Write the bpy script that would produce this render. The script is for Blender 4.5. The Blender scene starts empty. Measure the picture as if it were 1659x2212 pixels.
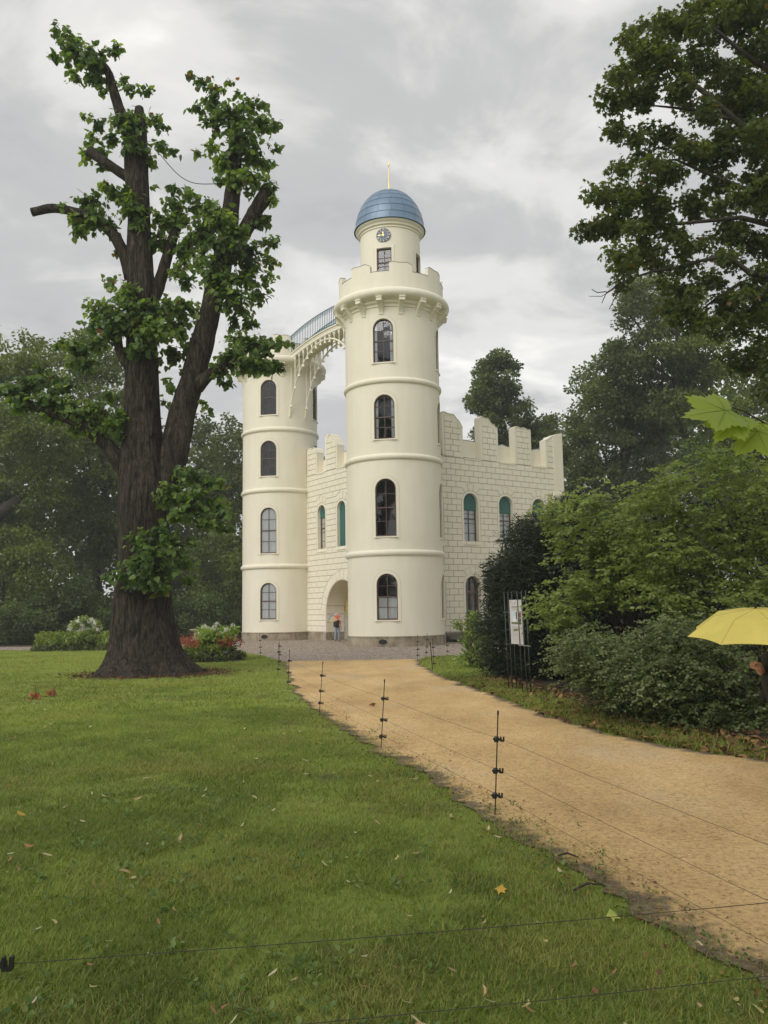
import bpy, bmesh, math, random
import numpy as np
from mathutils import Vector, Matrix

# ------------------------------------------------------------------ camera, sky, sun, exposure
scene = bpy.context.scene
C = bpy.context.collection
FPX, CX, CY = 1788.0, 829.5, 1106.0          # calibrated on a 1659 x 2212 view of the photograph
CAMH = 1.65
PITCH, ROLL = math.radians(6.68), math.radians(0.9)
_f = np.array([0, math.cos(PITCH), math.sin(PITCH)])
_r0 = np.array([1.0, 0, 0]); _u0 = np.cross(_r0, _f)
_R = _r0 * math.cos(ROLL) - _u0 * math.sin(ROLL)
_U = _u0 * math.cos(ROLL) + _r0 * math.sin(ROLL)
cam_d = bpy.data.cameras.new('camera'); cam = bpy.data.objects.new('camera', cam_d); C.objects.link(cam)
cam_d.sensor_fit = 'VERTICAL'; cam_d.sensor_height = 24.0; cam_d.lens = 24.0 * FPX / 2212.0
cam_d.clip_start = 0.05; cam_d.clip_end = 3000
M = Matrix.Identity(4)
for i in range(3):
    M[i][0], M[i][1], M[i][2] = _R[i], _U[i], -_f[i]
M[2][3] = CAMH
cam.matrix_world = M
scene.camera = cam
CAM = np.array([0, 0, CAMH])
def ray(x, y): return _f + _R * (x - CX) / FPX - _U * (y - CY) / FPX
def at(x, y, Y):
    d = ray(x, y); return CAM + d * (Y / d[1])
def gnd(x, y, z=0.0):
    d = ray(x, y); return CAM + d * ((z - CAMH) / d[2])

SUN_AZ, SUN_EL = math.radians(232), math.radians(40)      # direction the light comes FROM (math angle), elevation
sd = Vector((math.cos(SUN_AZ) * math.cos(SUN_EL), math.sin(SUN_AZ) * math.cos(SUN_EL), math.sin(SUN_EL)))
sun_d = bpy.data.lights.new('sun', 'SUN'); sun_d.energy = 1.5; sun_d.angle = math.radians(50); sun_d.color = (1, .965, .91)
sun = bpy.data.objects.new('sun', sun_d); C.objects.link(sun); sun.location = (0, 0, 60)
sun.rotation_euler = sd.to_track_quat('Z', 'Y').to_euler()

world = bpy.data.worlds.new('World'); scene.world = world; world.use_nodes = True
nt = world.node_tree; nt.nodes.clear()
def wn(t): return nt.nodes.new(t)
out = wn('ShaderNodeOutputWorld'); bg = wn('ShaderNodeBackground'); bg.inputs['Strength'].default_value = 0.1
sky = wn('ShaderNodeTexSky'); sky.sky_type = 'NISHITA'; sky.sun_disc = False
sky.sun_elevation = SUN_EL; sky.sun_rotation = math.atan2(sd.x, sd.y)
tc = wn('ShaderNodeTexCoord'); sep = wn('ShaderNodeSeparateXYZ'); nt.links.new(tc.outputs['Generated'], sep.inputs[0])
def wmath(op, a, b=None, clamp=False):
    n = wn('ShaderNodeMath'); n.operation = op; n.use_clamp = clamp
    for i, v in enumerate((a, b)):
        if v is None: continue
        if isinstance(v, (int, float)): n.inputs[i].default_value = v
        else: nt.links.new(v, n.inputs[i])
    return n.outputs[0]
zz = wmath('ADD', wmath('MAXIMUM', sep.outputs['Z'], 0.0), 0.16)
comb = wn('ShaderNodeCombineXYZ')
nt.links.new(wmath('DIVIDE', sep.outputs['X'], zz), comb.inputs[0])
nt.links.new(wmath('DIVIDE', sep.outputs['Y'], zz), comb.inputs[1])
comb.inputs[2].default_value = 3.7
def wnoise(scale, detail, rough, dist, off):
    mp = wn('ShaderNodeMapping'); mp.inputs['Location'].default_value = off
    nt.links.new(comb.outputs[0], mp.inputs['Vector'])
    n = wn('ShaderNodeTexNoise'); n.inputs['Scale'].default_value = scale; n.inputs['Detail'].default_value = detail
    n.inputs['Roughness'].default_value = rough; n.inputs['Distortion'].default_value = dist
    nt.links.new(mp.outputs[0], n.inputs['Vector']); return n.outputs['Fac']
n1 = wnoise(0.95, 5, 0.50, 0.6, (1.3, .4, 0)); n2 = wnoise(2.6, 9, 0.58, 0.5, (4.1, 2.2, 0))
dens = wmath('ADD', wmath('MULTIPLY', n1, 0.54), wmath('MULTIPLY', n2, 0.46))
ramp = wn('ShaderNodeValToRGB'); nt.links.new(dens, ramp.inputs[0])
cr = ramp.color_ramp; cr.interpolation = 'EASE'
cr.elements[0].position = 0.36; cr.elements[0].color = (.345, .353, .362, 1)
cr.elements[1].position = 0.66; cr.elements[1].color = (.79, .775, .735, 1)
e = cr.elements.new(0.47); e.color = (.412, .412, .408, 1)
e = cr.elements.new(0.56); e.color = (.585, .578, .558, 1)
mixs = wn('ShaderNodeMix'); mixs.data_type = 'RGBA'; mixs.inputs['Factor'].default_value = 0.95
sc_ = wn('ShaderNodeMix'); sc_.data_type = 'RGBA'; sc_.blend_type = 'MULTIPLY'; sc_.inputs['Factor'].default_value = 1
nt.links.new(ramp.outputs[0], sc_.inputs['A']); sc_.inputs['B'].default_value = (10, 10, 10, 1); sc_.clamp_result = False
nt.links.new(sky.outputs[0], mixs.inputs['A']); nt.links.new(sc_.outputs['Result'], mixs.inputs['B'])
nt.links.new(mixs.outputs['Result'], bg.inputs['Color']); nt.links.new(bg.outputs[0], out.inputs[0])

vs = scene.view_settings
vs.view_transform = 'Standard'; vs.look = 'None'; vs.exposure = 0.55; vs.gamma = 1.0; vs.use_curve_mapping = False
scene.cycles.max_bounces = 8; scene.cycles.transparent_max_bounces = 12
scene.cycles.use_denoising = True

# ------------------------------------------------------------------ helpers
rng = np.random.default_rng(11)
random.seed(5)
PI = math.pi
def link(o, parent=None, local=False):
    C.objects.link(o)
    if parent is not None:
        o.parent = parent
        if parent.type == 'EMPTY' and not local: o.matrix_parent_inverse = Matrix.Translation(-Vector(parent.location))   # children keep world coordinates
    return o
def tag(o, label=None, cat=None, group=None, kind=None):
    if label: o['label'] = label
    if cat: o['category'] = cat
    if group: o['group'] = group
    if kind: o['kind'] = kind
    return o
def empty(name, loc=(0, 0, 0), label=None, cat=None, group=None, parent=None):
    o = bpy.data.objects.new(name, None); o.empty_display_size = .2; o.location = loc
    link(o, parent); return tag(o, label, cat, group)
def nrm(v):
    v = np.asarray(v, float); return v / (np.linalg.norm(v, axis=-1, keepdims=True) + 1e-9)

class MB:
    """collects faces, then builds ONE mesh object"""
    def __init__(s): s.v = []; s.f = []; s.m = []
    def add(s, verts, faces, mi=0):
        b = len(s.v); s.v += [tuple(map(float, p)) for p in verts]
        s.f += [tuple(i + b for i in f) for f in faces]; s.m += [mi] * len(faces); return s
    def box(s, c, size, rot=None, mi=0):
        hx, hy, hz = size[0] / 2, size[1] / 2, size[2] / 2
        vs_ = [Vector((sx * hx, sy * hy, sz * hz)) for sx in (-1, 1) for sy in (-1, 1) for sz in (-1, 1)]
        if rot is not None: vs_ = [rot @ v for v in vs_]
        vs_ = [v + Vector(c) for v in vs_]
        return s.add(vs_, [(0, 1, 3, 2), (4, 6, 7, 5), (0, 4, 5, 1), (2, 3, 7, 6), (0, 2, 6, 4), (1, 5, 7, 3)], mi)
    def tube(s, pts, rad, n=8, mi=0, cap=True, jit=0.0):
        pts = [np.asarray(p, float) for p in pts]
        if not hasattr(rad, '__len__'): rad = [rad] * len(pts)
        rings = []; prev = None
        for i, p in enumerate(pts):
            d = nrm((pts[min(i + 1, len(pts) - 1)] - pts[max(i - 1, 0)]))
            if prev is None:
                a = np.array([0, 0, 1.0]) if abs(d[2]) < .9 else np.array([1.0, 0, 0])
                x = nrm(np.cross(a, d))
            else: x = nrm(prev - d * (prev @ d))
            prev = x; y = np.cross(d, x)
            rings.append([p + (x * math.cos(2 * PI * k / n) + y * math.sin(2 * PI * k / n)) * rad[i] * (1 + (random.uniform(-jit, jit) if jit else 0)) for k in range(n)])
        vs_ = [v for r in rings for v in r]; fs = []
        for i in range(len(pts) - 1):
            for k in range(n):
                fs.append((i * n + k, i * n + (k + 1) % n, (i + 1) * n + (k + 1) % n, (i + 1) * n + k))
        if cap: fs.append(tuple(range(n))[::-1]); fs.append(tuple((len(pts) - 1) * n + k for k in range(n)))
        return s.add(vs_, fs, mi)
    def lathe(s, prof, c, n=48, mi=0, a0=0.0, a1=2 * PI):
        full = abs(a1 - a0 - 2 * PI) < 1e-6; m = n if full else n + 1
        vs_ = [(c[0] + r * math.cos(a0 + (a1 - a0) * k / n), c[1] + r * math.sin(a0 + (a1 - a0) * k / n), c[2] + z) for r, z in prof for k in range(m)]
        fs = []
        for i in range(len(prof) - 1):
            for k in range(n):
                k2 = (k + 1) % m if full else k + 1
                fs.append((i * m + k, i * m + k2, (i + 1) * m + k2, (i + 1) * m + k))
        return s.add(vs_, fs, mi)
    def prism(s, poly, fn, d0, d1, mi=0):
        """polygon [(w,z)] extruded from depth d0 to d1 through mapping fn(w,z,d)"""
        n = len(poly)
        vs_ = [fn(w, z, d0) for w, z in poly] + [fn(w, z, d1) for w, z in poly]
        fs = [tuple(range(n)), tuple(range(2 * n - 1, n - 1, -1))]
        fs += [(i, i + n, (i + 1) % n + n, (i + 1) % n) for i in range(n)]
        return s.add(vs_, fs, mi)
    def mesh(s, name):
        me = bpy.data.meshes.new(name); me.from_pydata(s.v, [], s.f); me.update(); return me
    def build(s, name, mats, parent=None, smooth=False, fix=True):
        me = s.mesh(name)
        if not isinstance(mats, (list, tuple)): mats = [mats]
        for m in mats: me.materials.append(m)
        if len(mats) > 1: me.polygons.foreach_set('material_index', s.m)
        if fix:
            bm = bmesh.new(); bm.from_mesh(me); bmesh.ops.recalc_face_normals(bm, faces=bm.faces); bm.to_mesh(me); bm.free()
        if smooth: me.shade_smooth()
        o = bpy.data.objects.new(name, me); return link(o, parent)

def boolean_cut(o, cutter_mb):
    co = cutter_mb.build('cutter', o.data.materials[0])
    md = o.modifiers.new('b', 'BOOLEAN'); md.object = co; md.operation = 'DIFFERENCE'; md.solver = 'EXACT'
    dg = bpy.context.evaluated_depsgraph_get()
    me = bpy.data.meshes.new_from_object(o.evaluated_get(dg)); o.modifiers.clear()
    old = o.data; o.data = me; me.name = old.name
    bpy.data.objects.remove(co, do_unlink=True)

# ------------------------------------------------------------------ materials
def newmat(name):
    m = bpy.data.materials.new(name); m.use_nodes = True
    t = m.node_tree; b = t.nodes['Principled BSDF']; return m, t, b
def N(t, typ, **kw):
    n = t.nodes.new(typ)
    for k, v in kw.items():
        if k.startswith('i_'): n.inputs[k[2:].replace('_', ' ')].default_value = v
        else: setattr(n, k, v)
    return n
def coords(t, scale=(1, 1, 1), kind='Object'):
    tcn = N(t, 'ShaderNodeTexCoord'); mp = N(t, 'ShaderNodeMapping'); mp.inputs['Scale'].default_value = scale
    t.links.new(tcn.outputs[kind], mp.inputs['Vector']); return mp.outputs[0]
def geo_pos(t, scale=(1, 1, 1)):
    g = N(t, 'ShaderNodeNewGeometry'); mp = N(t, 'ShaderNodeMapping'); mp.inputs['Scale'].default_value = scale
    t.links.new(g.outputs['Position'], mp.inputs['Vector']); return mp.outputs[0]
def noise(t, vec, scale, detail=4, rough=.55, dist=0):
    n = N(t, 'ShaderNodeTexNoise'); n.inputs['Scale'].default_value = scale; n.inputs['Detail'].default_value = detail
    n.inputs['Roughness'].default_value = rough; n.inputs['Distortion'].default_value = dist
    t.links.new(vec, n.inputs['Vector']); return n.outputs['Fac']
def rampn(t, fac, stops):
    r = N(t, 'ShaderNodeValToRGB'); t.links.new(fac, r.inputs[0]); cr = r.color_ramp
    while len(cr.elements) < len(stops): cr.elements.new(.5)
    for e, (p, c) in zip(cr.elements, stops): e.position = p; e.color = (*c, 1) if len(c) == 3 else c
    return r.outputs[0]
def mixc(t, fac, a, b, blend='MIX'):
    m = N(t, 'ShaderNodeMix', data_type='RGBA', blend_type=blend)
    for sock, v in (('Factor', fac), ('A', a), ('B', b)):
        if isinstance(v, (int, float)): m.inputs[sock].default_value = v
        elif isinstance(v, tuple): m.inputs[sock].default_value = (*v, 1)
        else: t.links.new(v, m.inputs[sock])
    return m.outputs['Result']
def bump(t, b, h, strength=.3, dist=.02):
    n = N(t, 'ShaderNodeBump'); n.inputs['Strength'].default_value = strength; n.inputs['Distance'].default_value = dist
    t.links.new(h, n.inputs['Height']); t.links.new(n.outputs[0], b.inputs['Normal'])
def simple(name, c1, c2=None, rough=.6, scale=4.0, metal=0.0, bmp=0.0, bscale=None, stretch=(1, 1, 1), spec=.5):
    m, t, b = newmat(name); b.inputs['Roughness'].default_value = rough; b.inputs['Metallic'].default_value = metal
    b.inputs['Specular IOR Level'].default_value = spec
    v = geo_pos(t, stretch)
    if c2 is None: c2 = tuple(x * .82 for x in c1)
    t.links.new(rampn(t, noise(t, v, scale, 5, .6), [(.3, c1), (.7, c2)]), b.inputs['Base Color'])
    if bmp: bump(t, b, noise(t, v, bscale or scale * 6, 6, .65), bmp, .02)
    return m
def leafmat(name, dark, mid, light, trans=.35, rough=.42, extra=None, tcol=None):
    """per-leaf colour from the 'tint' attribute (own leaf colour; in grass blades also brightness by distance)"""
    m, t, b = newmat(name); b.inputs['Roughness'].default_value = rough; b.inputs['Specular IOR Level'].default_value = .35
    a = N(t, 'ShaderNodeAttribute', attribute_name='tint')
    stops = [(0.0, dark), (.5, mid), (.9, light)]
    if extra: stops.append((1.0, extra))
    col = rampn(t, a.outputs['Fac'], stops)
    t.links.new(col, b.inputs['Base Color'])
    tr = N(t, 'ShaderNodeBsdfTranslucent')
    t.links.new(mixc(t, 1.0, col, tcol or (1.5, 1.45, .55), 'MULTIPLY'), tr.inputs['Color'])
    mx = N(t, 'ShaderNodeMixShader'); mx.inputs[0].default_value = trans
    t.links.new(b.outputs[0], mx.inputs[1]); t.links.new(tr.outputs[0], mx.inputs[2])
    t.links.new(mx.outputs[0], t.nodes['Material Output'].inputs[0])
    return m

def m_plaster():
    m, t, b = newmat('cream_paint'); b.inputs['Roughness'].default_value = .62
    v = geo_pos(t); v2 = geo_pos(t, (1.6, 1.6, .22))
    c = rampn(t, noise(t, v, .55, 4), [(.35, (.825, .778, .635)), (.65, (.79, .742, .60))])
    st = rampn(t, noise(t, v2, 2.2, 6, .6), [(.40, (.95, .945, .935)), (.62, (1, 1, 1))])
    t.links.new(mixc(t, .7, c, st, 'MULTIPLY'), b.inputs['Base Color'])
    bump(t, b, noise(t, v, 26, 5, .7), .10, .01)
    return m
MCREAM = m_plaster()
def m_plinth():
    m, t, b = newmat('stained_plinth'); b.inputs['Roughness'].default_value = .8
    v = geo_pos(t); v2 = geo_pos(t, (2.2, 2.2, .8))
    c = rampn(t, noise(t, v, 1.3, 6, .65), [(.3, (.22, .18, .12)), (.55, (.36, .31, .225)), (.75, (.44, .40, .31))])
    st = rampn(t, noise(t, v2, 2.0, 7, .65), [(.36, (.5, .46, .40)), (.55, (1, 1, 1))])
    t.links.new(mixc(t, .7, c, st, 'MULTIPLY'), b.inputs['Base Color']); bump(t, b, noise(t, v, 30, 5, .7), .35, .01)
    return m
MPLINTH = m_plinth()
MJOINT = simple('joint_grey', (.36, .32, .24), (.30, .262, .195), .85, 3)
MLINE = simple('groove_shade', (.56, .51, .385), (.50, .455, .34), .8, 3)  # darker cream that stands for the shadow in the incised line
MLEAD = simple('lead_edge', (.20, .19, .165), (.26, .245, .20), .6, 5)
MFRAME = simple('brown_window_wood', (.115, .062, .042), (.085, .045, .032), .5, 9, bmp=.1)
MDARK = simple('dark_interior', (.028, .024, .02), (.02, .018, .015), .9)
MBLIND = simple('green_blind', (.040, .135, .115), (.032, .112, .098), .75, 5, bmp=.1, bscale=60)
MCURT = simple('white_curtain', (.88, .89, .88), (.80, .82, .82), .85, 6, stretch=(3, 3, .3))
MBLUE = simple('blue_dome_metal', (.135, .215, .315), (.165, .245, .34), .36, 2.2, metal=.15, bmp=.06, bscale=9)
MBLUED = simple('blue_seam', (.085, .145, .225), None, .5)
MGOLD = simple('gilding', (.83, .60, .19), (.74, .52, .15), .28, 8, metal=.85)
MTURQ = simple('turquoise_iron', (.05, .145, .18), (.04, .12, .15), .5)
MROOF = simple('zinc_roof', (.27, .32, .36), (.33, .375, .41), .4, 2.5, metal=.3)
MCLOCK = simple('clock_blue', (.085, .13, .225), (.10, .15, .25), .45)
MCLOCKRING = simple('clock_ring_dark', (.11, .12, .135), None, .5)
MWHITE = simple('off_white_paint', (.78, .77, .72), None, .5)
MSTONE = simple('grey_step_stone', (.20, .18, .14), (.13, .12, .095), .85, 3, bmp=.4)
def m_glass():
    m, t, b = newmat('window_glass'); t.nodes.remove(b)
    gl = N(t, 'ShaderNodeBsdfGlossy'); gl.inputs['Roughness'].default_value = .03; gl.inputs['Color'].default_value = (.95, .97, 1, 1)
    tr = N(t, 'ShaderNodeBsdfTransparent'); tr.inputs['Color'].default_value = (.97, .98, .98, 1)
    fr = N(t, 'ShaderNodeFresnel'); fr.inputs['IOR'].default_value = 1.62
    v = geo_pos(t); bm_ = N(t, 'ShaderNodeBump'); bm_.inputs['Strength'].default_value = .06; bm_.inputs['Distance'].default_value = .02
    t.links.new(noise(t, v, 3.2, 2), bm_.inputs['Height']); t.links.new(bm_.outputs[0], gl.inputs['Normal'])
    mx = N(t, 'ShaderNodeMixShader')
    ad = N(t, 'ShaderNodeMath', operation='ADD'); ad.inputs[1].default_value = .03; t.links.new(fr.outputs[0], ad.inputs[0])
    t.links.new(ad.outputs[0], mx.inputs[0]); t.links.new(tr.outputs[0], mx.inputs[1]); t.links.new(gl.outputs[0], mx.inputs[2])
    t.links.new(mx.outputs[0], t.nodes['Material Output'].inputs[0]); return m
MGLASS = m_glass()
def m_bark():
    m, t, b = newmat('linden_bark'); b.inputs['Roughness'].default_value = .85; b.inputs['Specular IOR Level'].default_value = .25
    v = geo_pos(t, (1, 1, .16)); v1 = geo_pos(t)
    a = noise(t, v, 13, 9, .72, .9); f = noise(t, geo_pos(t, (1, 1, .3)), 46, 5, .7); big = noise(t, v1, 1.3, 4, .6)
    c = rampn(t, a, [(.38, (.009, .007, .005)), (.47, (.050, .039, .029)), (.58, (.105, .085, .064)), (.72, (.20, .168, .130))])
    c = mixc(t, .7, c, rampn(t, f, [(.35, (.45, .45, .45)), (.6, (1.15, 1.15, 1.15))]), 'MULTIPLY')
    g = rampn(t, big, [(.40, (1, 1, 1)), (.55, (.72, .70, .62)), (.70, (.62, .68, .50))])
    t.links.new(mixc(t, .85, c, g, 'MULTIPLY'), b.inputs['Base Color']); bump(t, b, a, 1.0, .16); return m
MBARK = m_bark()
MBARK2 = simple('dark_bark', (.035, .028, .021), (.055, .045, .033), .9, 6, bmp=.5)
MTWIG = simple('twig_brown', (.050, .036, .024), (.035, .026, .018), .85, 10)
MBLACK = simple('black_plastic', (.008, .008, .008), (.013, .013, .013), .4, 9)
MROD = simple('rusty_dark_rod', (.022, .013, .011), (.035, .018, .013), .5, 20, metal=.3)
MWIRE = simple('fence_wire', (.045, .04, .032), None, .5)
MIRON = simple('grey_green_iron', (.045, .052, .047), (.06, .066, .058), .45, 8, metal=.3)
# ------------------------------------------------------------------ ground
def catmull(pts, k=8):
    P = [np.array(p, float) for p in pts]; P = [2 * P[0] - P[1]] + P + [2 * P[-1] - P[-2]]; o = []
    for i in range(1, len(P) - 2):
        for j in range(k):
            t = j / k; a, b, c, d = P[i - 1], P[i], P[i + 1], P[i + 2]
            o.append(.5 * (2 * b + (c - a) * t + (2 * a - 5 * b + 4 * c - d) * t * t + (3 * b - a - 3 * c + d) * t ** 3))
    o.append(P[-2]); return np.array(o)
LEFT_EDGE = catmull([(-3.75, 30.2), (-3.31, 27.1), (-2.62, 22.14), (-1.97, 17.64), (-1.45, 15.01), (-1.06, 13.23), (-.47, 11.21), (-.08, 9.86), (.48, 7.93), (.83, 6.69), (1.19, 5.43), (1.37, 4.63), (1.53, 4.1), (1.63, 3.81), (1.8, 3.0), (2.0, 2.0), (2.2, .5), (2.4, -3.)], 10)
RIGHT_EDGE = catmull([(1.15, 30.2), (1.01, 26.03), (1.06, 23.95), (1.37, 19.92), (1.98, 16.09), (2.25, 13.96), (2.46, 12.38), (2.81, 11.11), (3.13, 10.21), (3.45, 9.57), (3.95, 8.85), (4.6, 8.2), (5.6, 7.5), (7.5, 6.6), (11, 5.2), (16, 3.8), (24, 2.5)], 10)
def edge_x(E, y):
    o = np.argsort(E[:, 1]); return np.interp(y, E[o, 1], E[o, 0])
def vnoise(x, y, s, seed=0):
    """cheap smooth value noise in numpy"""
    x = np.asarray(x) / s + 57.3 * seed; y = np.asarray(y) / s + 31.7 * seed
    xi, yi = np.floor(x).astype(int), np.floor(y).astype(int); fx, fy = x - xi, y - yi
    h = lambda a, b: np.modf(np.abs(np.sin(a * 127.1 + b * 311.7) * 43758.5453))[0]
    fx = fx * fx * (3 - 2 * fx); fy = fy * fy * (3 - 2 * fy)
    return (h(xi, yi) * (1 - fx) + h(xi + 1, yi) * fx) * (1 - fy) + (h(xi, yi + 1) * (1 - fx) + h(xi + 1, yi + 1) * fx) * fy
def fbm(x, y, s, seed=0): return .5 * vnoise(x, y, s, seed) + .3 * vnoise(x, y, s * .45, seed + 1) + .2 * vnoise(x, y, s * .2, seed + 2)

def m_lawn():
    m, t, b = newmat('lawn'); b.inputs['Roughness'].default_value = .8; b.inputs['Specular IOR Level'].default_value = .2
    v = geo_pos(t)
    c = rampn(t, noise(t, v, 1.3, 5), [(.35, (.170, .225, .042)), (.65, (.245, .300, .062))])
    f = rampn(t, noise(t, v, 90, 3, .7), [(.3, (.55, .55, .5)), (.65, (1.2, 1.2, 1.0))])
    g = mixc(t, .8, c, f, 'MULTIPLY')
    dirt = rampn(t, noise(t, v, 1.1, 7, .68), [(.53, (0, 0, 0)), (.66, (1, 1, 1))])
    t.links.new(mixc(t, dirt, g, (.085, .068, .038)), b.inputs['Base Color'])
    bump(t, b, noise(t, v, 120, 3, .7), .5, .02); return m
def m_sand():
    m, t, b = newmat('sandy_path'); b.inputs['Roughness'].default_value = .88; b.inputs['Specular IOR Level'].default_value = .25
    v = geo_pos(t)
    c = rampn(t, noise(t, geo_pos(t, (1, .5, 1)), .9, 6, .62), [(.30, (.66, .47, .235)), (.5, (.56, .385, .18)), (.70, (.44, .295, .135))])
    f = rampn(t, noise(t, v, 34, 6, .80), [(.34, (.22, .17, .13)), (.44, (.88, .86, .83)), (.66, (1.38, 1.38, 1.33))])
    g = mixc(t, .9, c, f, 'MULTIPLY')
    wet = rampn(t, noise(t, geo_pos(t, (1, .6, 1)), .55, 4, .6), [(.54, (0, 0, 0)), (.74, (.55, .55, .55))])
    g = mixc(t, wet, g, mixc(t, .8, (.50, .42, .31), f, 'MULTIPLY'))
    ea = N(t, 'ShaderNodeAttribute', attribute_name='edge')
    nn = noise(t, v, 2.3, 7, .68); nf = noise(t, v, 17, 6, .75)
    ad = N(t, 'ShaderNodeMath', operation='ADD'); t.links.new(nn, ad.inputs[0]); t.links.new(nf, ad.inputs[1])
    sm = N(t, 'ShaderNodeMath', operation='MULTIPLY_ADD'); t.links.new(ad.outputs[0], sm.inputs[0]); sm.inputs[1].default_value = .55; t.links.new(ea.outputs['Fac'], sm.inputs[2])
    soil = rampn(t, sm.outputs[0], [(.90, (0, 0, 0)), (1.06, (1, 1, 1))])
    sc2 = rampn(t, nf, [(.3, (.045, .034, .022)), (.48, (.13, .10, .066)), (.66, (.27, .21, .13))])
    t.links.new(mixc(t, soil, g, sc2), b.inputs['Base Color'])
    bump(t, b, noise(t, v, 70, 5, .75), .55, .015); return m
def m_gravel():
    m, t, b = newmat('gravel'); b.inputs['Roughness'].default_value = .8
    v = geo_pos(t); vo = N(t, 'ShaderNodeTexVoronoi'); vo.inputs['Scale'].default_value = 15; t.links.new(v, vo.inputs['Vector'])
    sp = N(t, 'ShaderNodeSeparateColor'); t.links.new(vo.outputs['Color'], sp.inputs[0])
    c = rampn(t, sp.outputs[0], [(0, (.20, .155, .12)), (.5, (.42, .34, .265)), (1, (.66, .58, .50))])
    d = rampn(t, vo.outputs['Distance'], [(.25, (1, 1, 1)), (.75, (.35, .32, .3))])
    t.links.new(mixc(t, 1.0, c, d, 'MULTIPLY'), b.inputs['Base Color']); bump(t, b, vo.outputs['Distance'], -.8, .05); return m
def m_earth():
    m, t, b = newmat('woodland_earth'); b.inputs['Roughness'].default_value = .9
    v = geo_pos(t); a = noise(t, v, 9, 7, .7)
    t.links.new(rampn(t, a, [(.3, (.016, .012, .008)), (.55, (.045, .032, .019)), (.75, (.095, .055, .03))]), b.inputs['Base Color']); bump(t, b, a, .8, .05); return m
MLAWN, MSAND, MGRAVEL, MEARTH = m_lawn(), m_sand(), m_gravel(), m_earth()

def sheet(name, poly, z, m):
    b = MB(); b.add([(x, y, z) for x, y in poly], [tuple(range(len(poly)))])
    o = b.build(name, m, fix=False)
    if o.data.polygons[0].normal.z < 0: o.data.flip_normals()
    return tag(o, kind='structure')
sheet('lawn', [(-150, -60), (150, -60), (150, 150), (-150, 150)], 0, MLAWN)
# gravel court in front of the castle and running off to the left
GRAVEL = [(-40, 45.5), (-24, 41.0), (-18.1, 39.27), (-12.5, 37.5), (-8.6, 35.1), (-5.63, 33.5), (-4.5, 30.87), (-3.33, 27.2), (-1.1, 27.03), (1.0, 26.3), (1.34, 28.3), (2.1, 29.0), (3.6, 30.2), (8, 32), (16, 36), (30, 60), (-40, 60)]
sheet('gravel_forecourt', GRAVEL, .004, MGRAVEL)
sheet('woodland_floor', [(-60, 46.5), (-25, 44.2), (-14.1, 42.6), (-9.8, 43.6), (-8.6, 47), (-6, 54), (40, 62), (70, 120), (-90, 120)], .008, MEARTH)
# earth under the shrubs right of the path
ys_ = np.linspace(9.2, 22.5, 40); ex = edge_x(RIGHT_EDGE, ys_)
poly = [(x + .75 + .35 * fbm(x * 3, y * 3, 1.2, 4), y) for x, y in zip(ex, ys_)] + [(14, 24), (26, 22), (26, 6.6), (8.4, 6.9), (5.8, 8.0)]
sheet('shrub_bed_earth', poly, .010, MEARTH)
# the sandy path: a fine grid with ragged margins; 'edge' = how near the margin (worn soil there)
rows = np.concatenate([np.linspace(27.25, 12, 90), np.linspace(11.9, 2.0, 120), np.linspace(1.8, -3, 12)]); V = []; Fc = []; ED = []; K = 44
for i, y in enumerate(rows):
    l = edge_x(LEFT_EDGE, y); r = min(edge_x(RIGHT_EDGE, y), 24) if y > 2.5 else 24
    l += .38 * (fbm(np.array([y * 2.]), np.array([3.]), 1.1, 7)[0] - .5) + .14 * (vnoise(np.array([y * 9]), np.array([1.]), 1, 3)[0] - .5)
    r += .40 * (fbm(np.array([y * 2.]), np.array([9.]), 1.1, 9)[0] - .5) + .14 * (vnoise(np.array([y * 9]), np.array([5.]), 1, 4)[0] - .5)
    for k in range(K):
        t_ = k / (K - 1); s_ = t_ ** 1.8 if r - l > 6 else t_; x = l + (r - l) * s_
        dl, dr = x - l, r - x
        wl = .85 if y < 5.3 else (.65 if y < 14 else .35)
        e_ = max(0, 1 - dl / wl) * .50
        e_ = max(e_, max(0, 1 - dr / .5) * .5)
        V.append((x, y, .016)); ED.append(e_)
for i in range(len(rows) - 1):
    for k in range(K - 1): a = i * K + k; Fc.append((a, a + 1, a + K + 1, a + K))
pm = bpy.data.meshes.new('path'); pm.from_pydata(V, [], Fc); pm.materials.append(MSAND)
at_ = pm.attributes.new('edge', 'FLOAT', 'POINT'); at_.data.foreach_set('value', ED); pm.update()
if pm.polygons[0].normal.z < 0: pm.flip_normals()
tag(link(bpy.data.objects.new('path', pm)), kind='structure')

# ------------------------------------------------------------------ castle geometry frame
T = np.array([.50, 38.8]); L = np.array([-6.13, 48.6])
UF = np.array([math.cos(math.radians(124)), math.sin(math.radians(124))])    # along the front facade, front tower -> rear tower
US = np.array([math.cos(math.radians(34)), math.sin(math.radians(34))])      # along the side facade, to the right
NF, NS = -US, -UF                                                             # outward normals
PF = T + US * .62                                                             # a point of the front wall plane (s = 0)
PS = T + UF * .62                                                             # a point of the side wall plane (s = 0)
def mapF(w, z, d): p = PF + UF * w + NF * d; return (p[0], p[1], z)
def mapS(w, z, d): p = PS + US * w + NS * d; return (p[0], p[1], z)
def mapCyl(c, R, az):
    def f(w, z, d):
        a = az - w / R * -1.0; return (c[0] + (R + d) * math.cos(a), c[1] + (R + d) * math.sin(a), z)
    return f
def mapTan(c, R, az):
    n = np.array([math.cos(az), math.sin(az)]); t_ = np.array([-n[1], n[0]])
    def f(w, z, d): p = c + n * (R + d) + t_ * w; return (p[0], p[1], z)
    return f
castle = empty('castle', (T[0], T[1], 0), 'cream white ruin-style castle with two round towers, blue dome and iron footbridge', 'castle')

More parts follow.
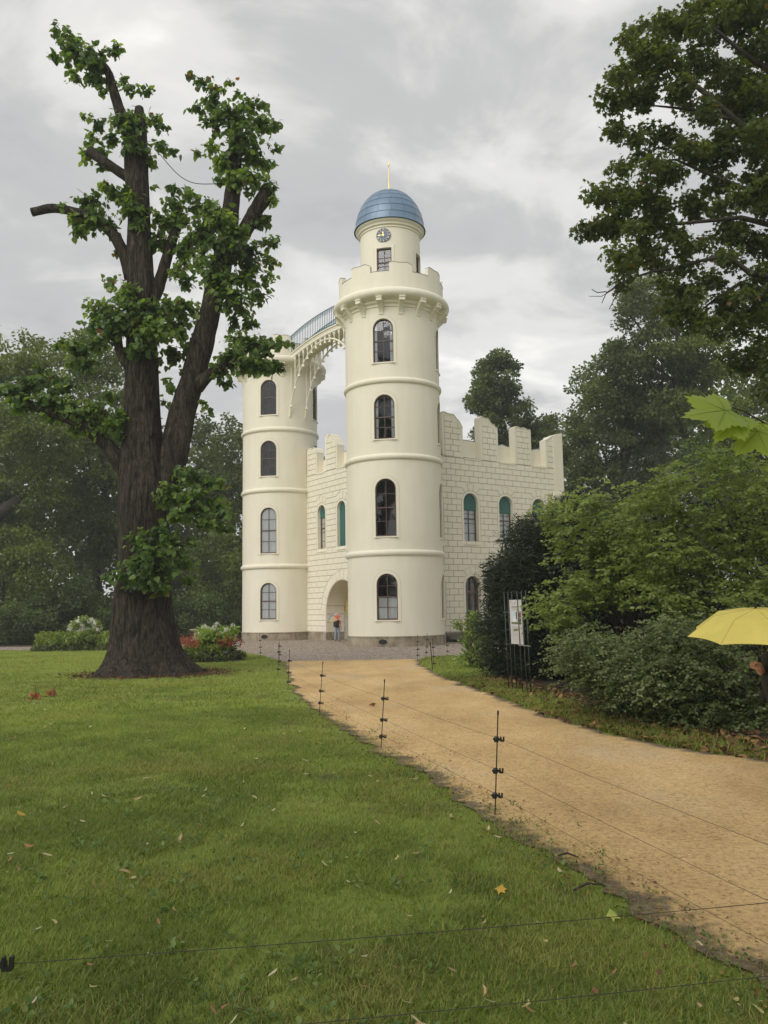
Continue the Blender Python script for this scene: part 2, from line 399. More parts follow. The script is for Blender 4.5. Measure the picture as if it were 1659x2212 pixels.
def arch_outline(hw, z0, z1, n=14, flat=False):
    """closed outline (w,z): rectangle with a semicircular head; z1 = crown"""
    if flat: return [(-hw, z0), (hw, z0), (hw, z1), (-hw, z1)]
    za = z1 - hw; p = [(-hw, z0), (hw, z0)]
    p += [(hw * math.cos(PI * k / n), za + hw * math.sin(PI * k / n)) for k in range(n + 1)]
    return p
def clip_poly(poly, w0, w1, z0, z1):
    def cl(P, f, g):
        o = []
        for i in range(len(P)):
            a, b = P[i], P[(i + 1) % len(P)]; fa, fb = f(a), f(b)
            if fa >= 0: o.append(a)
            if fa * fb < 0: t_ = fa / (fa - fb); o.append((a[0] + (b[0] - a[0]) * t_, a[1] + (b[1] - a[1]) * t_))
        return o
    for f in (lambda p: p[0] - w0, lambda p: w1 - p[0], lambda p: p[1] - z0, lambda p: z1 - p[1]):
        poly = cl(poly, f, None)
        if len(poly) < 3: return []
    return poly
def ring(mb, outer, inner, fn, d0, d1, mi=0):
    n = len(outer); vs_ = [fn(*p, d1) for p in outer] + [fn(*p, d1) for p in inner] + [fn(*p, d0) for p in outer] + [fn(*p, d0) for p in inner]
    fs = []
    for i in range(n):
        j = (i + 1) % n
        fs += [(i, j, n + j, n + i), (i, 2 * n + i, 2 * n + j, j), (n + i, n + j, 3 * n + j, 3 * n + i)]
    mb.add(vs_, fs, mi)

def window(fn_s, fn_t, hw, z0, z1, rows=4, flat=False, curtain=None, blind=None, depth=-.10, solid_blind=False, surround=.14, glass_rows=None):
    """fn_s follows the wall surface, fn_t is the flat frame plane; both take (w, z, d)"""
    o = arch_outline(hw + .01, z0, z1 + .01, flat=flat); inn = arch_outline(hw - .055, z0 + .07, z1 - .055, flat=flat)
    fr = MB(); ring(fr, o, inn, fn_t, depth - .05, depth)
    zm = z0 + (z1 - z0) * (.5 if not flat else .5)
    fr.prism([(-hw + .04, zm - .028), (hw - .04, zm - .028), (hw - .04, zm + .028), (-hw + .04, zm + .028)], fn_t, depth - .05, depth + .012)
    win = fr.build('window', MFRAME, castle)
    mu = MB(); zs = [z0 + .07 + (z1 - z0 - .125) * k / rows for k in range(rows + 1)]
    mu.prism([(-.014, z0 + .05), (.014, z0 + .05), (.014, z1 - .03), (-.014, z1 - .03)], fn_t, depth - .04, depth - .008)
    for z in zs[1:-1]:
        if abs(z - zm) < .06: continue
        h = hw - .03
        if not flat and z > z1 - hw: h = math.sqrt(max((hw - .03) ** 2 - (z - z1 + hw) ** 2, .01))
        mu.prism([(-h, z - .012), (h, z - .012), (h, z + .012), (-h, z + .012)], fn_t, depth - .04, depth - .010)
    mu.build('muntin', MFRAME, win)
    for c in (0, 1):
        for k in range(rows):
            w0, w1 = (-hw + .05, -.012) if c == 0 else (.012, hw - .05)
            pl = clip_poly(arch_outline(hw - .05, z0 + .06, z1 - .05, flat=flat), w0, w1, zs[k] + .008, zs[k + 1] - .008)
            if len(pl) < 3: continue
            tx, tz = random.gauss(0, .005), random.gauss(0, .004); zc = (zs[k] + zs[k + 1]) / 2; wc = (w0 + w1) / 2
            b = MB(); b.add([fn_t(w, z, depth - .03 + (w - wc) * tx + (z - zc) * tz) for w, z in pl], [tuple(range(len(pl)))])
            b.build('pane', MGLASS, win, fix=False)
    if surround:
        s = MB(); ring(s, arch_outline(hw + surround, z0 - .10, z1 + surround, flat=flat), arch_outline(hw + .001, z0, z1 + .001, flat=flat), fn_s, -.02, .014)
        s.build('surround', MCREAM, win)
        s = MB(); ring(s, arch_outline(hw + surround + .016, z0 - .116, z1 + surround + .016, flat=flat), arch_outline(hw + surround, z0 - .10, z1 + surround, flat=flat), fn_s, -.02, .004); s.build('groove', MLINE, win)  # flat band, the groove's shadow put into its colour
    s = MB(); s.prism([(-hw - .045, z0 - .05), (hw + .045, z0 - .05), (hw + .045, z0 + .004), (-hw - .045, z0 + .004)], fn_t, depth - .03, .055)
    s.build('sill', MCREAM, win)
    for cu in (curtain or []):
        c0, c1, side = cu           # z range and lateral span
        s = MB(); n = 25; a, b_ = side
        ws = [a + (b_ - a) * k / (n - 1) for k in range(n)]; ph = random.random() * 6
        zt = [min(c1, (z1 - hw + math.sqrt(max((hw - .02) ** 2 - w * w, 0)) if not flat else z1) - .03) for w in ws]
        vv = [fn_t(w, c0, depth - .065 + .016 * math.sin(ph + k * 1.35)) for k, w in enumerate(ws)] + [fn_t(w, z, depth - .065 + .014 * math.sin(ph + k * 1.35)) for k, (w, z) in enumerate(zip(ws, zt))]
        s.add(vv, [(k, k + 1, n + k + 1, n + k) for k in range(n - 1)]); s.build('curtain', MCURT, win, smooth=True, fix=False)
    if blind:
        s = MB(); pl = clip_poly(arch_outline(hw - .006, z0 + .01, z1 - .006, flat=flat), -9, 9, blind, 99)
        s.prism(pl, fn_t, depth + .015, depth + .035); s.build('blind', MBLIND, win)
    return win

# ------------------------------------------------------------------ round towers
FLOORS = [(1.16, 3.20), (4.85, 7.45), (9.25, 11.30), (12.80, 14.86)]
AZW = [math.radians(259), math.radians(349)]
HWT = .475
def tower(c, R, top_drum):
    c3 = (c[0], c[1], 0)
    b = MB(); n = 160
    b.lathe([(R, .42), (R, 16.3), (R - .38, 16.3), (R - .38, .42), (R, .42)], c3, n)
    for i in range(len(b.f)): b.m[i] = 1 if n * 2 <= i < n * 3 else 0
    sh = b.build('tower_shaft', [MCREAM, MDARK], castle)
    cut = MB()
    for az in AZW:
        for z0, z1 in FLOORS:
            cut.prism(arch_outline(HWT, z0, z1, 18), mapTan(c, R, az), -.75, .4)
    boolean_cut(sh, cut)
    for z in (.5, 4.1, 8.4, 12.0): fl = MB(); fl.lathe([(0.01, z), (R - .39, z)], c3, 40); fl.build('floor', MDARK, castle, fix=False)
    pl = MB(); pl.lathe([(R - .2, 0), (R + .035, 0), (R + .035, .40), (R + .06, .40), (R + .06, .45), (R - .1, .47)], c3, 96)
    plo = pl.build('plinth', MPLINTH, castle)
    for az in (math.radians(254),):
        f = mapTan(c, R + .04, az); ov = [(.20 * math.cos(2 * PI * k / 28), .215 + .115 * math.sin(2 * PI * k / 28)) for k in range(28)]
        ovo = [(x * 1.18, .215 + (z - .215) * 1.22) for x, z in ov]
        v = MB(); v.prism(ov, f, -.09, .012); v.build('vent', MDARK, plo)
        v = MB(); ring(v, ovo, ov, f, -.05, .022); v.build('vent_rim', MPLINTH, plo)
    for zc in (4.12, 8.445, 11.96):
        s = MB(); s.lathe([(R - .03, zc - .135)] + [(R - .01 + .115 * math.cos(a), zc + .135 * math.sin(a)) for a in np.linspace(-PI / 2, PI / 2, 9)] + [(R - .03, zc + .135)], c3, 120)
        s.build('string_course', MCREAM, castle, smooth=False)
    # crown: corbels, roll moulding, parapet with merlons
    fz = MB(); fz.lathe([(R - .02, 15.40), (R + .05, 15.42), (R + .05, 15.52), (R + .16, 15.58), (R + .16, 15.70), (R + .3, 15.74)], c3, 96); fz.build('frieze', MCREAM, castle)
    for k in range(16):
        az = math.radians(269.3 + 22.5 * k + 10.8); f = mapTan(c, R, az); w = .10
        b = MB(); b.prism([(-w - .025, 15.56), (w + .025, 15.56), (w + .025, 15.74), (-w - .025, 15.74)], f, -.1, .50)
        b.prism([(-w - .04, 15.70), (w + .04, 15.70), (w + .04, 15.745), (-w - .04, 15.745)], f, -.1, .53)
        prof = [(.44 * (1 - math.sin(a)) ** 1.0 + .02, 15.06 + .5 * (1 - math.cos(a))) for a in np.linspace(PI / 2, 0, 7)]
        prof = [(.03 + .40 * (t_ ** 1.7), 15.05 + .51 * t_) for t_ in np.linspace(0, 1, 7)]
        for (d0, za), (d1, zb) in zip(prof[:-1], prof[1:]):
            vs_ = [f(s_ * w, z_, d_) for s_ in (-1, 1) for z_, d_ in ((za, -.1), (za, d0), (zb, d1), (zb, -.1))]
            b.add(vs_, [(0, 1, 2, 3), (7, 6, 5, 4), (1, 5, 6, 2), (0, 4, 5, 1), (3, 2, 6, 7)])
        b.build('corbel', MCREAM, castle)
    ro = MB(); ro.lathe([(R, 15.72), (R + .33, 15.74)] + [(R + .33 + .235 * math.cos(a), 15.98 + .235 * math.sin(a)) for a in np.linspace(-PI / 2, PI / 2 * .92, 12)] + [(R + .30, 16.22), (R - .2, 16.23)], c3, 120)
    ro.build('roll_moulding', MCREAM, castle, smooth=True)
    RP = R + .28; TH = .2
    pa = MB(); pa.lathe([(RP, 16.15), (RP, 17.0), (RP - TH, 17.0), (RP - TH, 16.15)], c3, 120); pao = pa.build('parapet', MCREAM, castle)
    
    for k in range(8):
        a0_ = math.radians(269.3 - 1.4 + 24.5 + 45 * k); pl_ = MB(); pl_.lathe([(RP + .014, 17.0), (RP + .014, 17.014), (RP - TH - .01, 17.014), (RP - TH - .01, 17.0)], c3, 10, 0, a0_, a0_ + math.radians(20.5)); pl_.build('coping', MLEAD, pao)
    pl_ = MB(); pl_.lathe([(RP + .06, 16.222), (RP + .03, 16.238), (RP - .01, 16.24)], c3, 120); pl_.build('flashing', MLEAD, pao, fix=False)
    base_az = math.radians(269.3)
    # coping line + merlons with a wavy top
    cp = MB()
    for k in range(8):
        a0 = base_az + math.radians(-1.4 + 45 * k); a1 = a0 + math.radians(24.5); nseg = 12; b = MB()
        prof = []
        for i in range(nseg + 1):
            t_ = i / nseg; h = .42 + .022 * math.sin(2 * PI * t_ * 1.4 + .6)
            if t_ < .14: h -= .035 * (1 - t_ / .14)
            if t_ > .72: h -= .12 * ((t_ - .72) / .28) ** 1.2
            prof.append((a0 + (a1 - a0) * t_, 17.0 + h))
        vs_ = []
        for a, zt in prof:
            for r, z in ((RP, 16.98), (RP, zt), (RP - TH, zt), (RP - TH, 16.98)): vs_.append((c[0] + r * math.cos(a), c[1] + r * math.sin(a), z))
        fs = []
        for i in range(nseg):
            q = i * 4
            for e0, e1 in ((0, 1), (1, 2), (2, 3)): fs.append((q + e0, q + e1, q + 4 + e1, q + 4 + e0))
        fs += [(0, 1, 2, 3), (nseg * 4, nseg * 4 + 3, nseg * 4 + 2, nseg * 4 + 1)]
        b.add(vs_, fs); mo = b.build('merlon', MCREAM, castle)
        cpb = MB(); vs_ = []
        for a, zt in prof:
            for r, z in ((RP + .014, zt), (RP + .014, zt + .014), (RP - TH - .01, zt + .014), (RP - TH - .01, zt)): vs_.append((c[0] + r * math.cos(a), c[1] + r * math.sin(a), z))
        cpb.add(vs_, [(i * 4 + e, i * 4 + (e + 1) % 4, i * 4 + 4 + (e + 1) % 4, i * 4 + 4 + e) for i in range(nseg) for e in range(4)]); cpb.build('coping', MLEAD, mo)
    dk = MB(); dk.lathe([(.01, 16.3), (RP - .1, 16.3)], c3, 64); dk.build('terrace', MROOF, castle, fix=False)
    return c3

tower(T, 2.24, True)
tower(L, 2.20, False)
# tower windows with what hangs behind them
def wt(c, R, az, i, **kw):
    z0, z1 = FLOORS[i]; return window(mapCyl(c, R, az), mapTan(c, R - .03, az), HWT, z0, z1, **kw)
f_ = HWT - .06
side_c = lambda i: [(FLOORS[i][0] + .05, 99, (-f_, -f_ * .72)), (FLOORS[i][0] + .05, 99, (f_ * .72, f_))]
wt(T, 2.24, AZW[0], 0, curtain=[(1.2, 2.16, (-f_, f_))]); wt(T, 2.24, AZW[0], 1); wt(T, 2.24, AZW[0], 2, curtain=side_c(2)); wt(T, 2.24, AZW[0], 3, curtain=side_c(3))
for i in range(4): wt(T, 2.24, AZW[1], i, curtain=[(FLOORS[i][0] + .05, 99, (-f_, f_))] if i < 2 else None)
wt(L, 2.2, AZW[0], 0, curtain=[(1.2, 99, (-f_, f_))]); wt(L, 2.2, AZW[0], 1, curtain=[(4.9, 99, (-f_, f_))]); wt(L, 2.2, AZW[0], 2); wt(L, 2.2, AZW[0], 3)
for i in range(4): wt(L, 2.2, AZW[1], i)

# ------------------------------------------------------------------ upper drum, clock, dome, spike on the front tower
T3 = (T[0], T[1], 0); RD = 1.46
b = MB(); n = 120
b.lathe([(RD, 16.3), (RD, 19.75), (RD - .3, 19.75), (RD - .3, 16.3), (RD, 16.3)], T3, n)
for i in range(len(b.f)): b.m[i] = 1 if n * 2 <= i < n * 3 else 0
drum = b.build('drum', [MCREAM, MDARK], castle); cut = MB(); AZD = math.radians(257.5)
for az in (AZD, AZD + PI / 2 - .12): cut.prism(arch_outline(.36, 17.25, 18.60, flat=True), mapTan(T, RD, az), -.7, .4)
boolean_cut(drum, cut)
for az in (AZD, AZD + PI / 2 - .12): window(mapCyl(T, RD, az), mapTan(T, RD - .045, az), .36, 17.25, 18.60, rows=3, flat=True)
b = MB(); b.lathe([(RD - .02, 19.60), (RD + .04, 19.62), (RD + .04, 19.70), (RD + .11, 19.74), (RD + .13, 19.82), (RD + .21, 19.90), (RD + .235, 19.96), (RD + .1, 20.0)], T3, 96); b.build('cornice', MCREAM, castle, smooth=False)
def dome_p(t_):          # profile: flared rim, full shoulders, blunt top ; t 0..1
    a = t_ * PI / 2; r = 1.70 * math.cos(a) ** .92; z = 19.97 + 2.10 * math.sin(a) ** 1.04
    if t_ < .10: r += .05 * (1 - t_ / .10) ** 2
    return max(r, .02), z
b = MB(); b.lathe([(dome_p(t_)[0] - .012, dome_p(t_)[1] - .008) for t_ in np.linspace(0, 1, 28)], T3, 96)
dome = b.build('dome', MBLUED, castle, smooth=True)
nb, nsg = 8, 16
for i in range(nb):
    me = None
    ta, tb = i / nb * .965 + .003, (i + 1) / nb * .965 - .0035; b = MB(); g = .006 / max(dome_p((ta + tb) / 2)[0], .2); aa = 2 * PI / nsg
    vs_ = []; nu, nv = 6, 3
    for v_ in range(nv + 1):
        r, z = dome_p(ta + (tb - ta) * v_ / nv)
        r += .012 - .010 * v_ / nv
        for u_ in range(nu + 1):
            a = g + (aa - 2 * g) * u_ / nu; vs_.append((r * math.cos(a), r * math.sin(a), z))
    b.add(vs_, [(v_ * (nu + 1) + u_, v_ * (nu + 1) + u_ + 1, (v_ + 1) * (nu + 1) + u_ + 1, (v_ + 1) * (nu + 1) + u_) for v_ in range(nv) for u_ in range(nu)])
    me = b.mesh('dome_panel'); me.materials.append(MBLUE); me.shade_smooth()
    for k in range(nsg):
        o = bpy.data.objects.new('dome_panel', me); link(o, dome); o.location = (T[0], T[1], 0); o.rotation_euler = (0, 0, k * aa + (.12 * aa if i % 2 else 0))
b = MB(); b.lathe([(.10, 22.03), (.07, 22.12), (.04, 22.2), (.026, 22.6), (.016, 23.3), (.013, 23.42), (.038, 23.47), (.044, 23.54), (.02, 23.62), (.005, 23.83)], T3, 16); b.build('spike', MGOLD, castle, smooth=True)
# clock
fc = mapTan(T, RD + .02, math.radians(257.3)); CZ = 19.21
def disc(r, n=40): return [(r * math.cos(2 * PI * k / n), CZ + r * math.sin(2 * PI * k / n)) for k in range(n)]
b = MB(); b.prism(disc(.345), fc, -.25, 0.0); clock = b.build('clock', MCLOCKRING, castle)
b = MB(); b.prism(disc(.215), fc, 0, .012); b.build('clock_dial', MCLOCK, clock)
b = MB(); ring(b, disc(.222), disc(.212), fc, 0, .018); b.build('clock_ring', MWHITE, clock)
ROM = ['XII', 'I', 'II', 'III', 'IIII', 'V', 'VI', 'VII', 'VIII', 'IX', 'X', 'XI']
for k, num in enumerate(ROM):
    th = -2 * PI * k / 12; b = MB(); R0, R1 = .240, .325
    W = {'I': .018, 'V': .046, 'X': .046}; tot = sum(W[c_] for c_ in num); x = -tot / 2
    def st(xa, xb, wd):
        q = [(xa - wd, R0), (xa + wd, R0), (xb + wd, R1), (xb - wd, R1)]
        # clockwise hour angle, seen from outside (w runs to the viewer's right as seen with fc)
        P = [(w * math.cos(th) - r * math.sin(th), CZ + w * math.sin(th) + r * math.cos(th)) for w, r in q]
        b.prism(P, fc, 0, .014)
    for c_ in num:
        m_ = x + W[c_] / 2
        if c_ == 'I': st(m_, m_, .006)
        if c_ == 'X': st(m_ - .015, m_ + .015, .006); st(m_ + .015, m_ - .015, .004)
        if c_ == 'V': st(m_, m_ - .015, .006); st(m_, m_ + .015, .004)
        x += W[c_]
    b.build('numeral', MWHITE, clock)
def hand(th, ln, wd, d):
    b = MB()
    def rot(P): return [(w * math.cos(th) - r * math.sin(th), CZ + w * math.sin(th) + r * math.cos(th)) for w, r in P]
    b.prism(rot([(-wd, -.06), (wd, -.06), (wd * .7, ln * .6), (-wd * .7, ln * .6)]), fc, d, d + .008)
    b.prism(rot([(-wd * 2.2, ln * .62), (0, ln * .5), (wd * 2.2, ln * .62), (0, ln)]), fc, d, d + .008)
    b.prism(rot([(.035 * math.cos(a), .035 * math.sin(a)) for a in np.linspace(0, 2 * PI, 12, endpoint=False)]), fc, d, d + .01)
    b.build('clock_hand', MGOLD, clock)
hand(math.radians(90), .27, .013, .02); hand(math.radians(7), .17, .017, .034)

# ------------------------------------------------------------------ rusticated facades
JG = .0115       # half joint
def wall_solid(fn, s0, s1, ztop, thick, opens, name):
    b = MB(); b.prism([(s0, .45), (s1, .45), (s1, ztop), (s0, ztop)], fn, -thick, 0)
    o = b.build(name, MCREAM, castle); cut = MB()
    for (sc, hw, z0, z1, dp) in opens: cut.prism([(w + sc, z) for w, z in arch_outline(hw, z0, z1, 22)], fn, -dp, .3)
    boolean_cut(o, cut)
    o.data.materials.append(MJOINT)
    return o
BLOCKS = []                     # (wall key, polygon [(s,z)...])
def blocks(key, s0, s1, courses, opens, phase=0.0, length=.6):
    """opens: (sc, r_in, z_bottom, z_arch_centre, r_out, half-angle of the voussoir fan)"""
    def half(o, z, zlo):
        sc, ri, zb, za, ro, fa = o; rel = z - za
        if zlo < zb - .01 or zlo > za + ro - .02: return None
        if rel <= 0: return ri
        ka, kb = ri * math.cos(fa), ro * math.cos(fa)
        if rel < ka: return math.sqrt(ri * ri - rel * rel)
        if rel < kb: return rel * math.tan(fa)
        return max(math.sqrt(max(ro * ro - rel * rel, 0)), .012)
    for i, (z0, z1) in enumerate(courses):
        za_, zb_ = z0 + JG, z1 - JG
        act = sorted([o for o in opens if half(o, za_, za_ + .02) is not None])
        def lim(z):
            L_ = [s0]
            for o in act: h = half(o, z, za_ + .02); L_ += [o[0] - h - JG, o[0] + h + JG]
            return L_ + [s1]
        A, B = lim(za_), lim(zb_)
        off = (phase + (length / 2 if i % 2 else 0))
        for k in range(0, len(A), 2):
            a0, a1, b0, b1 = A[k], A[k + 1], B[k], B[k + 1]
            lo, hi = max(a0, b0), min(a1, b1)
            cuts = [c_ for c_ in np.arange(math.floor((lo - off) / length) * length + off, hi, length) if lo + .16 < c_ < hi - .16]
            if min(a0, b0) >= max(a1, b1) - .08: continue
            e = [(a0, b0)] + [(c_, c_) for c_ in cuts] + [(a1, b1)]
            for (p0, q0), (p1, q1) in zip(e[:-1], e[1:]):
                l_ = JG if p0 != a0 or q0 != b0 else 0; r_ = JG if p1 != a1 or q1 != b1 else 0
                if p1 - p0 < .04 and q1 - q0 < .04: continue
                pl = [(p0 + l_, za_), (max(p1 - r_, p0 + l_ + .004), za_), (max(q1 - r_, q0 + l_ + .004), zb_), (q0 + l_, zb_)]
                BLOCKS.append((key, pl))
    for (sc, ri, zb, za, ro, fa) in opens:
        nv = 3 if ro < 1.2 else 15
        for k in range(nv):
            t0 = PI / 2 + fa - 2 * fa * k / nv - .018 / ro; t1 = PI / 2 + fa - 2 * fa * (k + 1) / nv + .018 / ro
            BLOCKS.append((key, [(sc + r * math.cos(t_), za + r * math.sin(t_)) for r, t_ in ((ri + .015, t0), (ri + .015, t1), (ro - .015, t1), (ro - .015, t0))]))
CH = .3035; NCO = 29
courses = [(.47 + CH * i, .47 + CH * (i + 1)) for i in range(NCO)]        # .47 .. 9.27
ZT = courses[-1][1]
SW = [2.79, 5.20, 7.61, 10.02]
FW = [3.76, 5.90, 8.04]
AR, AC = 1.70, 1.52               # big niche arch
side_open = [(s, .485, 4.88, 7.50, .45) for s in SW] + [(s, .50, 1.15 if s != 5.20 else .47, 3.25, .45) for s in SW]
front_open = [(s, .43, 4.88, 7.46, .45) for s in FW] + [(5.90, AR, .0, AC + AR, 1.15)]
wall_side = wall_solid(mapS, 1.2, 11.95, ZT, .75, side_open, 'side_wall')
wall_front = wall_solid(mapF, .8, 10.6, ZT, 1.5, front_open, 'front_wall')
# recessed joint bed: a thin darker sheet the blocks stand on
def arch_open(s, hw, z0, z1, ro, fa): return (s, hw + .13, z0 - .10, z1 - hw, ro, fa)
oS = [arch_open(s, .485, 4.88, 7.50, .98, math.radians(38)) for s in SW] + [arch_open(s, .50, 1.15 if s != 5.20 else .40, 3.25, .98, math.radians(38)) for s in SW]
oF = [arch_open(s, .43, 4.88, 7.46, .92, math.radians(38)) for s in FW] + [(5.90, AR + .02, -1, AC, AR + .52, PI / 2)]
blocks('S', 1.7, 11.25, courses, oS, .05); blocks('F', 1.7, 9.95, courses, oF, .2)
# merlons: (s0, s1, top profile)
def merlon(key, fn, poly, th, mcourses=True, back=None):
    b = MB(); b.prism(poly, fn, -th, 0); o = b.build('merlon', MCREAM, castle)
    top = poly[2:]
    cp = MB(); q = [(w, z + .006) for w, z in top]; qq = [(w, z + .034) for w, z in top]; pl = q + qq[::-1]
    cp.prism(pl, fn, -th - .03, .03); cp.build('coping', MCREAM, o)
    s0, s1 = poly[0][0] + .13, poly[1][0] - .13
    zt = lambda s: np.interp(s, [p[0] for p in top[::-1]], [p[1] for p in top[::-1]])
    z = ZT + .03; i = 0
    while z < max(p[1] for p in top):
        z1 = z + CH; mid = s0 + (s1 - s0) * (.5 if i % 2 == 0 else .36)
        cl = [s0, mid, s1] if i % 2 == 0 else [s0, s0 + (s1 - s0) * .36, s0 + (s1 - s0) * .82, s1]
        for a, c_ in zip(cl[:-1], cl[1:]):
            zl, zr = min(z1 - JG, zt(a) - .10), min(z1 - JG, zt(c_) - .10)
            if min(zl, zr) - z > .07: BLOCKS.append((key, [(a + JG, z + JG), (c_ - JG, z + JG), (c_ - JG, zr), (a + JG, zl)]))
        z = z1; i += 1
def wav(pts): return pts[::-1]
MZ = ZT + .02
merlon('S', mapS, [(3.45, MZ), (4.79, MZ)] + wav([(3.45, 11.55), (3.62, 11.58), (3.80, 11.52), (4.0, 11.5), (4.16, 11.52), (4.28, 11.45), (4.43, 11.28), (4.55, 11.22), (4.68, 11.05), (4.79, 10.86)]), .46)
merlon('S', mapS, [(5.98, MZ), (7.20, MZ)] + wav([(5.98, 11.50), (6.08, 11.62), (6.22, 11.58), (6.38, 11.55), (6.52, 11.57), (6.64, 11.47), (6.74, 11.33), (6.87, 11.27), (6.97, 11.26), (7.06, 11.15), (7.20, 11.10)]), .46)
merlon('S', mapS, [(8.42, MZ), (9.62, MZ)] + wav([(8.42, 11.28), (8.55, 11.36), (8.72, 11.33), (8.88, 11.30), (9.06, 11.35), (9.22, 11.32), (9.38, 11.25), (9.5, 11.29), (9.62, 11.22)]), .46)
merlon('S', mapS, [(10.72, MZ), (11.95, MZ)] + wav([(10.72, 10.82), (10.95, 10.92), (11.1, 11.03), (11.3, 11.12), (11.6, 11.24), (11.95, 11.32)]), .46)
merlon('F', mapF, [(8.55, MZ), (9.70, MZ)] + wav([(8.55, 10.50), (8.66, 10.68), (8.8, 10.82), (8.95, 10.84), (9.1, 10.78), (9.25, 10.84), (9.45, 10.90), (9.6, 10.84), (9.70, 10.90)]), .46)
merlon('F', mapF, [(6.30, MZ), (7.60, MZ)] + wav([(6.30, 10.56), (6.42, 10.72), (6.56, 10.93), (6.7, 11.02), (6.82, 11.2), (6.98, 11.28), (7.15, 11.22), (7.3, 11.20), (7.45, 11.32), (7.60, 11.31)]), .46)
merlon('F', mapF, [(4.05, MZ), (5.30, MZ)] + wav([(4.05, 11.2), (4.3, 11.3), (4.6, 11.2), (4.9, 10.9), (5.30, 10.7)]), .46)
# recessed parapets in the gaps, with sloping sills
def gap(fn, s0, s1, tops):
    b = MB(); b.prism([(s0 - .02, MZ), (s1 + .02, MZ)] + tops[::-1], fn, -.62, -.44); o = b.build('parapet', MCREAM, castle)
    cp = MB(); pl = [(w, z + .004) for w, z in tops] + [(w, z + .03) for w, z in tops[::-1]]; cp.prism(pl, fn, -.64, -.42); cp.build('coping', MROOF, o)
    sl = MB(); vs_ = [fn(s, z, d) for s in (s0 + .04, s1 - .04) for z, d in ((MZ - .06, .05), (MZ + .015, .05), (MZ + .14, -.46), (MZ - .06, -.46))]
    sl.add(vs_, [(0, 1, 2, 3), (7, 6, 5, 4), (1, 5, 6, 2), (0, 4, 5, 1), (3, 2, 6, 7), (0, 3, 7, 4)]); sl.build('sill', MCREAM, o)
gap(mapS, 2.0, 3.45, [(2.0, 10.1), (2.7, 10.2), (3.45, 10.15)])
gap(mapS, 4.79, 5.98, [(4.7, 10.30), (5.1, 10.34), (5.4, 10.36), (5.7, 10.34), (6.1, 10.36)])
gap(mapS, 7.20, 8.42, [(7.1, 10.30), (7.35, 10.36), (7.6, 10.29), (7.9, 10.38), (8.2, 10.30), (8.5, 10.32)])
gap(mapS, 9.62, 10.72, [(9.5, 10.32), (9.8, 10.28), (10.0, 10.22), (10.25, 10.33), (10.5, 10.38), (10.8, 10.38)])
gap(mapF, 7.60, 8.55, [(7.5, 10.0), (7.8, 10.06), (8.0, 10.0), (8.3, 10.10), (8.6, 10.12)])
gap(mapF, 5.30, 6.30, [(5.2, 10.22), (5.5, 10.28), (5.8, 10.16), (6.0, 10.2), (6.4, 10.25)])
gap(mapF, 2.2, 4.05, [(2.2, 10.2), (4.1, 10.2)])
# corner pier with a moulded foot, and the two far walls with zinc-clad merlons, roof
b = MB(); b.prism([(11.28, 7.95), (11.99, 7.95), (11.99, 11.36), (11.28, 11.16)], mapS, -.7, .05); b.build('corner_pier', MCREAM, castle)
b = MB()
for i in range(6):
    t_ = i / 6; e_ = .05 + .14 * math.sin(PI * (t_ + .08)) ; b.prism([(11.24 - e_ * .5, 7.62 + .055 * i), (11.98 + e_ * .6, 7.62 + .055 * i), (11.98 + e_ * .6, 7.68 + .055 * i), (11.24 - e_ * .5, 7.68 + .055 * i)], mapS, -.72, e_)
b.build('pier_moulding', MCREAM, castle)
b = MB(); b.prism([(11.30, .45), (11.93, .45), (11.93, 7.62), (11.30, 7.62)], mapS, -.2, .03); b.build('corner_strip', MCREAM, castle)
def mapB(w, z, d): p = PS + US * 11.2 + UF * w + US * d; return (p[0], p[1], z)
def mapC(w, z, d): p = PF + UF * 10.2 + US * w + UF * d; return (p[0], p[1], z)
for fn, a, c_ in ((mapB, .2, 10.6), (mapC, .8, 10.8)):
    b = MB(); b.prism([(a, .45), (c_, .45), (c_, 9.9), (a, 9.9)], fn, 0, .7); b.build('rear_wall', MCREAM, castle)
    s = a + .5
    while s < c_ - 1:
        b = MB(); b.prism([(s, 9.9), (s + 1.1, 9.9), (s + 1.1, 10.45), (s + .8, 10.62), (s + .45, 10.55), (s + .2, 10.72), (s, 10.5)], fn, .02, .45); b.build('merlon', MROOF, castle); s += 2.0
b = MB()
q = [PF + UF * .4 + US * .4, PS + US * 11.3 + UF * .4, PS + US * 11.3 + UF * 10.4, PF + UF * 10.2 + US * .5]; cc = sum(q) / 4
b.add([(*p, 9.35) for p in q] + [(*(cc + (p - cc) * .25), 9.95) for p in q], [(0, 1, 5, 4), (1, 2, 6, 5), (2, 3, 7, 6), (3, 0, 4, 7), (4, 5, 6, 7)]); b.build('roof', MROOF, castle)
# plinths of the walls (set between the openings)
b = MB(); b.prism([(1.2, 0), (11.97, 0), (11.97, .45), (1.2, .45)], mapS, -.6, .035); b.build('plinth', MPLINTH, castle)
b = MB()
for a, c_ in ((.8, 5.90 - AR), (5.90 + AR, 10.6)): b.prism([(a, 0), (c_, 0), (c_, .45), (a, .45)], mapF, -1.5, .035)
b.build('plinth', MPLINTH, castle)
